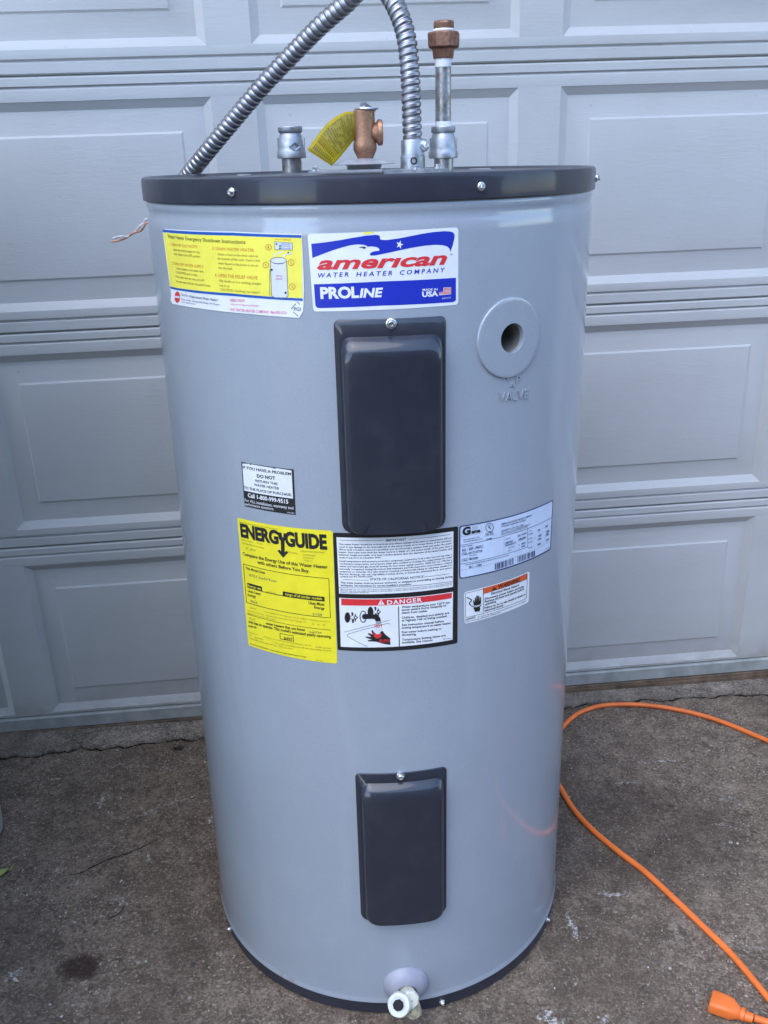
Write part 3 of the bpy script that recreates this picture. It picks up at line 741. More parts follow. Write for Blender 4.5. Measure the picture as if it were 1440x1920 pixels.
    for t, a, b_, c, d, h in (('Compare the Energy Use of this Water Heater', 78, 888, 860, 1013, 29), ('with others Before You Buy.', 212, 966, 692, 1050, 29), ('This Model Uses', 105, 1018, 283, 1063, 22), ('Uses Least', 125, 1228, 243, 1259, 23), ('Energy', 125, 1264, 200, 1283, 21),
                               ('Uses Most', 685, 1341, 832, 1357, 26), ('Energy', 735, 1380, 832, 1393, 24), ('water heaters that use fewer', 290, 1527, 655, 1592, 24), ("cost less to operate. This model's estimated yearly operating", 130, 1511, 890, 1654, 25), ('cost is:', 130, 1550, 205, 1567, 22), ('$397', 457, 1666, 537, 1679, 24),
                               ('Important: Removal of this label before consumer purchase is a violation of Federal law (42 U.S.C. 6302)', 145, 1708, 660, 1836, 11)):
        D.text('black', t, a, b_, c, d, h, .022 if h > 12 else .02)
    D.stroke('black', [(82, 970), (870, 1105), (885, 1468), (112, 1325), (82, 970)], 5)
    D.stroke('black', [(120, 1432), (888, 1581)], 4); D.stroke('black', [(420, 1612), (543, 1635), (545, 1686), (422, 1661), (420, 1612)], 5)
    D.poly('black', [(118, 1143), (830, 1275), (832, 1318), (120, 1190)]); D.poly('yellow', [(255, 1178), (447, 1214), (447, 1266), (258, 1226)], 2); D.stroke('black', [(255, 1223), (447, 1262)], 5, 3)
    D.text('yellow', 'Energy use', 126, 1180, 246, 1210, 22, .012); D.text('yellow', 'range of all similar models', 470, 1258, 810, 1304, 23, .014); D.text('olive', 'kwh/Year', 292, 1230, 385, 1246, 14, 0, 0, 3)
    # E: important / danger notice --------------------------------------------------------
    E = Sticker('danger_notice', (5.76, 620, 980), 'black', [(25, 106), (1376, 37), (1368, 1300), (75, 1374)], 'black bordered notice with a red danger bar and burn picture', .003, .00025)
    E.poly('white', [(63, 156), (1325, 91), (1320, 692), (92, 764)]); E.poly('white', [(92, 810), (1320, 744), (1315, 1262), (110, 1338)]); E.poly('red', [(114, 817), (1308, 753), (1305, 814), (116, 889)], 2, part='danger_bar')
    L1 = ['This water heater should be located in an area where leakage of the tank or connections will not', 'result in any damage to the area adjacent to the water heater or to lower floors of the structure.', 'When such a location cannot be provided, you should install a suitable drain pan under the water', 'heater. Such pans must limit the water level to a depth of 1 3/4 inches inside of the pan, have a', 'minimum length and width of at least 2 inches greater than the diameter of the water heater, and']
    for i, t in enumerate(L1): E.text('black', t, 88, 238 + i * 28.5, 1308, 168 + i * 29.5, 17, .022)
    E.text('black', 'must be piped to an adequate drain.', 94, 382, 545, 380, 17, .022)
    L2 = ['Install temperature and pressure protective equipment required by local codes, but not less than a', 'combination temperature and pressure relief valve certified as meeting the requirements for relief', 'valves and automatic gas shut-off devices for hot water supply systems, ANSI Z21.22-1986 by a', 'nationally recognized testing laboratory that maintains periodic inspection of production of listed', 'equipment or materials. The valve must be oriented, provided with tubing or otherwise installed so', 'that the discharge can exit only within 6 inches above, or below the structural floor, and cannot']
    for i, t in enumerate(L2): E.text('black', t, 94, 420 + i * 28, 1308, 350 + i * 28.3, 17, .022)
    E.text('black', 'contact any live electric part.', 100, 587, 455, 586, 17, .022)
    E.text('black', 'IMPORTANT', 598, 201, 815, 190, 24, .014); E.stroke('black', [(105, 187), (565, 190)], 4, 2); E.stroke('black', [(845, 178), (1288, 125)], 4, 2)
    E.text('black', 'STATE OF CALIFORNIA NOTICE', 427, 622, 1000, 593, 25, .012); E.stroke('black', [(135, 612), (410, 619)], 4, 2); E.stroke('black', [(1003, 585), (1278, 550)], 4, 2)
    E.text('black', 'This water heater must be braced, anchored, or strapped to avoid falling or moving during', 105, 653, 1312, 586, 19, .022); E.text('black', 'earthquake. See instructions for correct installation procedure.', 107, 681, 870, 669, 19, .022)
    E.stroke('black', [(90, 697), (700, 690), (1320, 630)], 4, 2)
    for y in (722, 739): E.text('black', 'MANUFACTURED AND SOLD UNDER ONE OR MORE OF THE FOLLOWING U.S. PATENTS: 4,478,253 4,560,225 4,594,991 4,656,241 4,733,417 4,743,333 4,808,356 4,829,983', 107, y, 1305, y - 68, 10, .012)
    E.text('black', 'PATENTS. OTHER PATENTS APPLIED FOR.', 107, 756, 415, 757, 10, .012)
    E.text('white', 'DANGER', 610, 882, 985, 850, 45, .022, 0, 3, 1.15, part='danger_lettering')
    E.poly('white', [(510, 886), (545, 827), (582, 882)], 3); E.stroke('red', [(546, 845), (546, 866)], 7, 4); E.ell('red', 546, 875, 4, 4, 4, 10)
    E.poly('black', [(728, 902), (737, 902), (746, 1334), (736, 1334)], 2)
    for t, a, b_, c, d in (('Water temperature over 125\u00b0F can', 765, 920, 1285, 868), ('cause severe burns instantly or', 765, 951, 1250, 900), ('death from scalds.', 766, 983, 1045, 960), ('Children, disabled and elderly are', 766, 1035, 1278, 981), ('at highest risk of being scalded.', 766, 1065, 1258, 1015), ('See instruction manual before', 768, 1113, 1222, 1070),
                              ('setting temperature at water heater.', 768, 1144, 1303, 1089), ('Feel water before bathing or', 768, 1191, 1198, 1151), ('showering.', 768, 1221, 925, 1211), ('Temperature limiting valves are', 770, 1273, 1240, 1224), ('available. See manual.', 770, 1303, 1105, 1275)):
        E.text('black', t, a, b_, c, d, 23, .022)
    E.text('black', 'AW00081A', 1208, 1262, 1305, 1252, 12)
    for dx, dy in ((0, 0), (248, -60)):
        E.ell('black', 182 + dx, 1022 + dy, 31, 57, 2, 24)
        E.poly('black', [(205 + dx, 1010 + dy), (225 + dx, 1008 + dy), (225 + dx, 1034 + dy), (205 + dx, 1036 + dy)], 3); E.poly('white', [(212 + dx, 1014 + dy), (232 + dx, 1013 + dy), (232 + dx, 1028 + dy), (212 + dx, 1029 + dy)], 4)
        E.poly('black', [(222 + dx, 965 + dy), (246 + dx, 970 + dy), (243 + dx, 1004 + dy), (228 + dx, 1006 + dy)], 2); E.poly('black', [(228 + dx, 1040 + dy), (252 + dx, 1036 + dy), (252 + dx, 1078 + dy), (232 + dx, 1080 + dy)], 2)
        E.poly('black', [(250 + dx, 1020 + dy), (266 + dx, 978 + dy), (274 + dx, 1002 + dy), (298 + dx, 1022 + dy), (276 + dx, 1040 + dy), (268 + dx, 1072 + dy)], 2); E.ell('white', 271 + dx, 1021 + dy, 9, 11, 3, 14)
    E.ell('black', 352, 1012, 34, 60, 3, 26, 9); E.ell('white', 352, 1012, 26, 50, 2, 20)
    E.poly('black', [(345, 990), (360, 982), (450, 985), (505, 992), (532, 1022), (542, 1058), (486, 1062), (478, 1040), (455, 1034), (350, 1038), (338, 1014)], 4)
    E.stroke('black', [(145, 1180), (300, 1140), (635, 1050)], 4, 2); E.stroke('black', [(640, 1090), (610, 1086), (400, 1140), (200, 1196), (180, 1210), (184, 1228), (300, 1290), (395, 1334)], 4, 2)
    E.poly('grey', [(486, 1062), (540, 1058), (548, 1090), (490, 1098)], 3); E.poly('white2', [(482, 1135), (556, 1130), (545, 1180), (520, 1205), (470, 1150)], 3)
    E.text('red', 'HOT', 474, 1128, 560, 1128, 34, .012, 0, 5)
    E.poly('black', [(372, 1226), (405, 1228), (440, 1232), (400, 1196), (410, 1188), (452, 1206), (440, 1165), (450, 1155), (470, 1180), (500, 1205), (530, 1200), (540, 1172), (560, 1165), (585, 1200), (642, 1245), (643, 1316), (560, 1302), (500, 1282), (400, 1276), (402, 1266), (450, 1262), (385, 1238)], 4)
    E.poly('red', [(452, 1172), (480, 1196), (520, 1205), (545, 1190), (556, 1212), (530, 1240), (490, 1246), (468, 1225)], 5)
    E.text('red', 'BURN', 528, 1288, 634, 1286, 32, .02, 0, 5)
    # F: rating plate ------------------------------------------------------------------------
    F = Sticker('rating_plate', (7.2, 850, 930), 'navy', [(78, 404), (1346, 48), (1310, 722), (78, 1120)], 'white rating plate sticker with barcode and thin dark border', .004)
    F.poly('bluegrey', [(93, 418), (1335, 66), (1300, 708), (93, 1104)], 1, .0035)
    F.stroke('navy', [(90, 664), (720, 528), (1330, 285)], 6, 2); F.stroke('navy', [(90, 918), (600, 808), (1000, 685)], 5, 2); F.stroke('navy', [(1000, 438), (1000, 690)], 5, 2); F.stroke('grey', [(680, 540), (680, 780)], 3, 2)
    F.stroke('grey', [(90, 1000), (600, 890), (1310, 605)], 3, 2)
    F.stroke('grey', [(112, 432), (375, 385), (375, 500), (112, 548), (112, 432)], 3, 2)
    F.text('black', 'G', 120, 530, 232, 506, 100, .06, 0, 3); F.text('black', 'ama', 240, 506, 362, 484, 52, .05, 0, 3)
    for i in range(4): F.stroke('grey', [(246, 420 + i * 12), (330, 404 + i * 12)], 5, 2)
    F.ell('black', 485, 422, 51, 58, 3, 32, 7); F.text('black', 'U', 462, 432, 486, 428, 44, .02, 0, 3); F.text('black', 'L', 486, 446, 506, 442, 44, .02, 0, 3)
    F.text('black', 'LISTED', 432, 526, 534, 506, 32, .016, 0, 3); F.text('dgrey', 'WATER HEATER', 416, 548, 548, 522, 14, 0, 0, 3); F.text('black', '828M', 440, 596, 515, 580, 22, .01, 0, 3)
    for t, a, b_, c, d, h in (('AMERICAN WATER HEATER COMPANY', 640, 392, 1058, 268, 24), ('1100 EAST FAIRVIEW AVENUE', 642, 422, 975, 330, 20), ('JOHNSON CITY, TN  37601', 642, 482, 942, 394, 22), ('CAUTION: DO NOT ENERGIZE ELEMENTS', 640, 510, 1030, 386, 18), ('UNTIL TANK IS FILLED WITH WATER', 640, 532, 1000, 420, 18),
                              ('TEST PRESSURE 300 P.S.I.', 132, 600, 352, 560, 18), ('WORKING PRESSURE 150 P.S.I.', 132, 628, 398, 580, 18), ('MODEL NUMBER', 110, 692, 258, 668, 17), ('E62 - 50R - 045DC', 116, 748, 400, 690, 36), ('SERIAL', 110, 780, 180, 768, 17), ('NUMBER', 110, 802, 190, 788, 17), ('0417107758', 202, 786, 385, 752, 32), ('YEAR MADE', 208, 812, 308, 796, 15),
                              ('PRODUCT', 110, 864, 190, 850, 17), ('NUMBER', 110, 886, 190, 870, 17), ('0802080', 202, 866, 330, 844, 30), ('THIS WATER HEATER MODEL COMPLIES WITH ASHRAE STANDARD', 156, 936, 748, 800, 16), ('90.1 - 1999', 205, 976, 376, 944, 34),
                              ('CAPACITY', 696, 592, 768, 570, 16), ('50 GAL', 862, 554, 990, 502, 26), ('0002080', 876, 606, 972, 570, 32), ('LIMITED', 694, 650, 798, 618, 28), ('WARRANTY', 692, 684, 842, 638, 28), ('HEAT TANK', 735, 710, 818, 686, 18), ('PARTS', 730, 750, 780, 736, 17), ('6   YEARS', 878, 672, 970, 636, 24), ('1   YEAR', 878, 712, 970, 674, 24),
                              ('VOLTS', 1014, 488, 1054, 472, 18), ('240', 1132, 480, 1166, 466, 28), ('208', 1232, 428, 1268, 410, 28), ('UPPER', 1010, 530, 1070, 506, 17), ('4500', 1136, 556, 1182, 536, 28), ('3380', 1244, 500, 1286, 480, 28), ('LOWER', 1006, 590, 1060, 570, 17), ('4500', 1134, 602, 1180, 582, 28), ('3380', 1240, 542, 1282, 522, 28), ('TOTAL', 1006, 640, 1060, 620, 17), ('4500', 1130, 674, 1174, 652, 28), ('3380', 1240, 614, 1280, 594, 28), ('PHASE  1', 1006, 712, 1075, 684, 17), ('AW12001', 1232, 724, 1290, 696, 12)):
        F.text('dgrey' if h < 20 else 'navy', t, a, b_, c, d, h, .012, 0, 3)
    x = 556; rnd = random.Random(11)
    while x < 1098:
        wd = rnd.choice((4, 6, 10, 14)); t = (x - 556) / 542
        ya = 912 - 180 * t ** 1.08; yb = 994 - 185 * t ** 1.15
        if not (800 < x < 850): F.poly('navy', [(x, ya), (x + wd, ya - wd * .33), (x + wd, yb - wd * .33), (x, yb)], 3)
        x += wd + rnd.choice((5, 7, 11))
    # G: warning ---------------------------------------------------------------------------
    G = Sticker('shock_warning', (7.2, 850, 930), 'white', [(143, 1296), (1028, 1012), (1016, 1432), (150, 1728)], 'small white electric shock warning sticker with an orange bar', .004)
    G.stroke('black', [(160, 1312), (985, 1046), (996, 1050), (985, 1370), (974, 1384), (180, 1636), (164, 1634), (160, 1312)], 5)
    G.poly('orange', [(404, 1243), (995, 1042), (992, 1117), (402, 1318)], 1, part='warning_bar'); G.stroke('black', [(402, 1240), (402, 1585)], 5, 2); G.stroke('black', [(402, 1318), (700, 1225), (992, 1117)], 4, 2)
    G.text('black', 'WARNING', 598, 1250, 890, 1150, 52, .018, 0, 3); G.poly('black', [(515, 1278), (546, 1222), (580, 1256)], 3); G.stroke('orange', [(547, 1240), (548, 1256)], 5, 4)
    for t, a, b_, c, d, h in (('Electrical Shock Hazard', 510, 1330, 882, 1210, 30), ('Disconnect power before servicing.', 420, 1400, 950, 1226, 28), ('Replace all parts and panels before', 420, 1438, 950, 1262, 28), ('operating.', 418, 1476, 578, 1428, 28), ('Failure to do so can result in death or', 416, 1522, 972, 1332, 28), ('electrical shock.', 416, 1560, 676, 1482, 28)):
        G.text('black', t, a, b_, c, d, h, .022)
    G.text('black', 'DANGER:', 162, 1680, 300, 1642, 26, .014); G.text('black', 'To reduce the risk of electric shock disconnect from power supply', 330, 1640, 970, 1420, 18, .006); G.text('black', 'before removing temperature limiting device.', 160, 1706, 645, 1568, 18, .006)
    G.stroke('black', [(180, 1366), (240, 1396), (244, 1412), (214, 1440), (212, 1454), (244, 1482), (262, 1484)], 12, 2)
    G.poly('black', [(266, 1410), (278, 1404), (286, 1440), (288, 1368), (300, 1364), (306, 1430), (308, 1342), (324, 1338), (328, 1425), (332, 1346), (346, 1344), (348, 1425), (356, 1362), (368, 1358), (372, 1470), (350, 1500), (362, 1508), (350, 1552), (288, 1560), (268, 1500), (266, 1485), (284, 1478), (268, 1462)], 3)
    G.stroke('white', [(262, 1500), (300, 1476), (300, 1496), (330, 1468), (330, 1486), (372, 1450)], 8, 4)
    STK.extend((A, B, C, D, E, F, G))
stickers()
# embossed T&P VALVE lettering, in the shell's own paint
class Emboss(Sticker):
    def __init__(s, crop): s.k, s.ox, s.oy = crop; s.layers = {}; s.lift = .0002
EMB = Emboss((5.333, 860, 540))
EMB.text('white', 'T', 462, 935, 512, 925, 34, -.010, 0, 0, 1, .0016); EMB.text('white', '&', 512, 990, 556, 980, 34, -.010, 0, 0, 1, .0016); EMB.text('white', 'P', 572, 948, 616, 936, 66, -.010, 0, 0, 1, .0016)
EMB.text('white', 'VALVE', 395, 1138, 684, 1100, 92, -.012, 0, 0, 1.05, .0016)
flush_text()
for s in STK: s.finish()
for (c, l, p_), b in EMB.layers.items(): b.build('embossed_lettering', M['shell'], WH, 30)

# ---- plumbing on the lid ----------------------------------------------------
def at(px, py, yl): return lpl(px, py, yl)
def pxr(px0, px1, py, yl): return (at(px1, py, yl) - at(px0, py, yl)).length / 2
def vprof(rows, cx, yl):
    """rows (py, half width px) -> lathe profile (r, z) with centre"""
    c = at(cx, rows[0][0], yl); out = []
    for py, hw in rows:
        p = at(cx, py, yl); out.append((pxr(cx - hw, cx + hw, py, yl), p.z))
    return Vector((c.x, yl, 0)), out
def fitting(name, cx, yl, rows, m, seg=40, parent=WH, rot=0.0, smooth=35):
    c, pr = vprof(rows, cx, yl); b = MB(); b.lathe(pr, c, seg, None, True, True, rot)
    return b.build(name, m, parent, smooth)
def coupling(cx, dy, yl):
    o = fitting('pipe_coupling', cx, yl, [(297 + dy, 24), (296 + dy, 27), (286 + dy, 27.5), (283 + dy, 26), (276 + dy, 25), (262 + dy, 24), (254 + dy, 21), (250 + dy, 19.5), (248 + dy, 22), (245 + dy, 23), (239 + dy, 23), (237 + dy, 21.5), (236.5 + dy, 15), (244 + dy, 14.5)], M['galv'], 40)
    # cast ribs and foundry mark
    for a in (R_(-165), R_(-15)):
        p0 = at(cx, 284 + dy, yl); p1 = at(cx, 252 + dy, yl); r = pxr(cx - 26, cx + 26, 270, yl)
        b = MB(); b.box((r * .80, -.002, .004), (r * .99, .002, (p1.z - p0.z) * .8), Matrix.Translation((p0.x, yl, p0.z)) @ Matrix.Rotation(a, 4, 'Z'))
        b.build('cast_rib', M['galv'], o, 0)
    return o
# left outlet
YL = 0.0
fitting('pipe_nipple', 548, YL, [(324, 18.5), (300, 18.5), (290, 18.5)], M['nipple'])
cl = coupling(547, 0, YL)
c0 = at(556, 275, YL); rr = pxr(547 - 25, 547 + 25, 275, YL)
b = MB(); dirv = Vector((.32, -.95, 0)).normalized(); cc = Vector((at(547, 275, YL).x, YL, c0.z)) + dirv * (rr - .0004)
tn = Vector((0, 0, 1)).cross(dirv)
dm = [Vector((a, b_)) for a, b_ in ((.008, 0), (0, .0055), (-.008, 0), (0, -.0055))]
b.rings([[cc + tn * (p.x * k) + Vector((0, 0, p.y * k)) + dirv * e for p in dm] for k, e in ((1, -.001), (1, .0016), (.66, .0012), (.66, -.001))], True)
b.build('foundry_mark', M['galv'], cl, 0)
# right riser
YR = 0.0
fitting('pipe_nipple', 832, YR, [(323, 18), (300, 18), (290, 18)], M['nipple'])
coupling(831, 0, YR)
fitting('thread_tape', 831, YR, [(240, 13), (238, 15.4), (232, 15.6), (228, 15.2), (227.5, 14)], M['tape'])
fitting('riser_pipe', 831, YR, [(250, 14.8), (230, 14.8), (120, 14.8), (100, 14.6)], M['nipple'])
fitting('thread_tape', 831, YR, [(126.5, 14.9), (126, 15.5), (118, 15.8), (109, 16.0), (105, 15)], M['tape'])
un = fitting('union_tailpiece', 831, YR, [(110.5, 16), (109.5, 19.5), (106, 20.5), (88, 22.5), (84, 20)], M['copper'], 8, WH, .35, 20)
fitting('union_nut', 832, YR, [(92, 22), (90, 28), (88, 30.5), (64, 31.5), (61, 30), (59.5, 24)], M['copper'], 8, WH, .25, 20)
fitting('thread_tape', 832, YR, [(61, 20), (59.5, 20.8), (56, 20.8), (54.5, 19.5)], M['tape'])
fitting('union_end', 832, YR, [(60, 19), (55, 20), (44, 20.6), (40, 19.4), (39, 17), (39, 13.5), (46, 13)], M['copper'], 8, WH, .35, 20)
# relief valve with its cover plate
YV = -.035
pl = MB()
pA = at(581, 320, -.085); pB = at(717, 320, -.085)
pl.rings([[Vector((pA.x, -.115, z)), Vector((pB.x, -.115, z)), Vector((pB.x, .03, z)), Vector((pA.x + .02, .03, z))] for z in (LZ + .0034, LZ + .0052, LZ + .0056)], True, True, True)
cp = pl.build('cover_plate', M['plate'], WH, 20)
screw(cp, Vector((pA.x + .008, -.105, LZ + .0056)), (0, 0, 1), .0045)
pl = MB(); pA2 = Vector((pB.x + .001, 0, 0)); pB2 = at(838, 318, -.06)
pl.rings([[Vector((pA2.x, -.105, z)), Vector((pB2.x - .022, -.105, z)), Vector((pB2.x, -.075, z)), Vector((pB2.x, .03, z)), Vector((pA2.x, .03, z))] for z in (LZ - .001, LZ + .0040, LZ + .0046)], True, True, True)
cp2 = pl.build('conduit_plate', M['galv'], WH, 20)
p = at(780, 316, -.095); screw(cp2, Vector((p.x, -.098, LZ + .0046)), (0, 0, 1), .0045)
p = at(835, 310, -.05); screw(cp2, Vector((p.x - .01, -.055, LZ + .0046)), (0, 0, 1), .004)
fitting('insulation_collar', 683, YV, [(322, 30), (309, 33), (308.6, 57), (307.4, 58.5), (303, 44), (298, 22), (297, 16)], M['plate'])
vb = fitting('relief_valve', 685, YV, [(299, 14.4), (296, 14.8), (290, 17.6), (284, 20.6), (279.5, 22), (272, 22), (266, 21.2), (260, 20.1), (257, 19.8), (212, 19.8), (207.5, 19.6), (206, 18.5)], M['bronze'], 40)
c = at(700, 252, YV); b = MB()
rO = pxr(0, 41, 252, YV) * 1.08
b.lathe([(.0095, .0), (.0100, .009), (.0125, .0142), (.0140, .0160), (.0158, .0163), (.0161, .0172), (.0161, .0215), (.0150, .0226), (.0105, .0226), (.0100, .012)], Vector((at(685, 249, YV).x, YV, at(685, 249, YV).z)), 36, (1, .06, .0), False, True)
b.build('valve_outlet', M['bronze'], vb, 35)
b = MB(); c = at(687, 205, YV)
b.lathe([(pxr(664, 708, 205, YV), -.0005), (pxr(663, 709, 205, YV), .0006), (pxr(664, 708, 205, YV), .0016)], Vector((c.x, YV, c.z)), 32)
b.build('valve_cap', M['zinc'], vb, 30)
b = MB()
def q(px, py, y=YV): return at(px, py, y)
for dy in (-.007, .005):
    pts = [q(675, 204), q(675, 196), q(681, 193), q(692, 197), q(705, 206), q(704, 209), q(695, 205), q(688, 205)]
    rs = [[Vector((p.x, YV + dy + e, p.z)) for p in pts] for e in (0, .0018)]
    b.rings(rs, True, True, True)
b.lathe([(.0028, -.009), (.0028, .009)], q(681, 198), 12, (0, 1, 0))
b.box((q(676, 200).x, YV - .007, q(676, 195).z), (q(688, 200).x, YV + .0068, q(676, 195).z + .0016))
b.build('test_lever', M['zinc'], vb, 25)
# conduit connector
YF = -.03
cn = fitting('conduit_connector', 774, YF, [(318, 22.5), (312, 23), (293, 23), (292, 21.8), (289, 21.8), (288, 21.6), (264, 21.4), (262, 20.5), (262, 18)], M['galv'], 40)
b = MB(); p = at(797, 273, YF)
b.lathe([(.0078, -.012), (.0078, .006), (.0066, .008)], Vector((p.x - .004, YF - .002, p.z)), 20, (.45, -.9, .05)); b.box((p.x - .014, YF - .004, p.z - .009), (p.x - .003, YF + .008, p.z + .009))
cb = b.build('clamp_ear', M['galv'], cn, 30)
screw(cb, Vector((p.x - .004, YF - .002, p.z)) + Vector((.45, -.9, .05)).normalized() * .0078, (.45, -.9, .05), .0045, 'clamp_screw', False)
p = at(775, 301.5, YF); rC = pxr(751, 797, 301, YF)
b = MB(); b.lathe([(.0046, -.002), (.0046, .0007), (.0034, .0008), (.0026, -.0005)], Vector((p.x, YF - rC + .0002, p.z)), 18, (0, -1, 0)); b.build('connector_hole', M['black'], cn, 30)  # black disc standing in for a dark hole in the connector
# flexible conduit
def conduit():
    key = [(774, 268, YF), (773, 250, YF), (771, 187, YF + .002), (768, 125, YF + .006), (760, 62, YF + .014), (740, 8, YF + .03), (716, -24, YF + .05), (684, -27, YF + .07), (648, 7, YF + .09),
           (599, 50, YF + .11), (547, 103, YF + .135), (495, 158, YF + .155), (443, 219, YF + .175), (394, 278, YF + .195), (365, 314, YF + .215)]
    pts = [at(*k) for k in key]
    dv = (pts[-1] - pts[-2]).normalized(); e_ = pts[-1]
    pts += [e_ + dv * .035 + Vector((0, .012, 0)), e_ + dv * .060 + Vector((.008, .028, -.008)), e_ + dv * .072 + Vector((.018, .036, -.035)), e_ + dv * .075 + Vector((.022, .040, -.07))]
    path = resample(smooth_path(pts, 40), .00085)
    pitch = .0090; r0 = .0112
    def rf(i, a):
        ph = (i * .00085 / pitch - a / (2 * math.pi)) % 1.0
        k = math.sin(math.pi * ph / .70) ** .35 if ph < .70 else 0
        k -= .28 * math.exp(-((ph - .35) / .07) ** 2)
        return r0 + .0021 * k
    b = MB(); b.tube(path, r0, 20, True, rf)
    b.build('flexible_conduit', M['conduit'], WH, 60)
    return path[-1]
ce = conduit()
def wires():
    yl = .235
    def P(px, py, dy=0): return at(px, py, yl + dy)
    st = ce + Vector((0, 0, .004))
    for nm, m, pts in (('white_wire', 'wire_w', [st, st + Vector((-.004, 0, -.012)), P(285, 412), P(268, 420), P(262, 424, -.003), P(252, 436, .004), P(238, 444), P(228, 443, -.004), P(218, 445), P(212, 447)]),
                       ('orange_wire', 'wire_o', [st, st + Vector((.003, 0, -.014)), P(284, 420), P(269, 427), P(264, 433, .003), P(250, 437, -.004), P(238, 445, .004), P(226, 450), P(217, 452), P(209, 453)])):
        b = MB(); b.tube(smooth_path(pts, 8), .0016, 10); b.build(nm, M[m], WH, 60)
wires()
# lid marks: small knock-out caps
for px, py, yl, r in ((457, 320, .05, .010), (900, 317, .06, .016)):
    p = at(px, py, yl); b = MB(); b.lathe([(r, -.002), (r, .0012), (r * .9, .0018)], Vector((p.x, yl, LZ)), 24); b.build('lid_plug', M['plate'], WH, 30)

# ---- drain valve -----------------------------------------------------------
def drain():
    s, z = cyl(761, 1846); c = wrap(s, z, 0); n = Vector((c.x, c.y, 0)).normalized()
    c.z = z
    t = Vector((0, 0, 1)).cross(n)
    r0 = .0315
    b = MB(); b.lathe([(r0 + .0035, -.006), (r0 + .003, .001), (r0 + .001, .003), (r0 - .001, .006), (.0265, .0105), (.0205, .0150), (.0155, .0165), (.0140, .0150), (.0125, .004)], c, 48, n, False, True)
    b.build('drain_rosette', M['rosette'], WH, 40)
    def atr(px, py, off):
        s_, z_ = cyl(px, py, TR + off); th_ = s_ / (TR + off) - math.pi / 2
        return Vector(((TR + off) * math.cos(th_), (TR + off) * math.sin(th_), z_))
    root = c + n * .012; body = atr(768, 1872, .036)
    ba = (body - root).normalized(); L_ = (body - root).length
    b = MB(); b.lathe([(.0115, 0), (.0115, L_ - .008), (.0135, L_ - .006), (.0135, L_ + .007), (.0115, L_ + .009)], root, 8, ba, True, True, .2)
    v = b.build('drain_valve', M['cream'], WH, 25)
    dn = (atr(781, 1912, .034) - body).normalized()
    prof = [(.0092, -.004), (.0092, .012)]
    for k in range(7): prof += [(.0104, .013 + k * .0026), (.0122, .0143 + k * .0026)]
    prof += [(.0104, .0320), (.0080, .0325), (.0076, .025)]
    b = MB(); b.lathe(prof, body, 32, dn, True, True); b.build('hose_thread', M['creamd'], v, 30)
    kc = atr(752, 1882, .040); ax = ((atr(744, 1889, .058) - kc).normalized() + Vector((0, 0, .12))).normalized()
    b = MB(); seg = 48; rs = []
    for r, h in ((.010, -.006), (.0145, .000), (.0172, .003), (.0172, .0125), (.0160, .0155), (.012, .0165), (.0085, .0150)):
        q_ = ax.to_track_quat('Z', 'Y'); rip = .0005 if r > .0165 else 0
        rs.append([kc + q_ @ Vector(((r + rip * math.cos(12 * math.pi * j / seg)) * math.cos(2 * math.pi * j / seg), (r + rip * math.cos(12 * math.pi * j / seg)) * math.sin(2 * math.pi * j / seg), h)) for j in range(seg)])
    b.rings(rs, True, True, True); kn = b.build('drain_knob', M['knob'], v, 35)
    b = MB(); b.lathe([(.0078, .012), (.0078, .0195), (.0070, .0208), (.0040, .0210)], kc, 8, ax, True, True); b.build('knob_cap', M['black'], kn, 30)
drain()

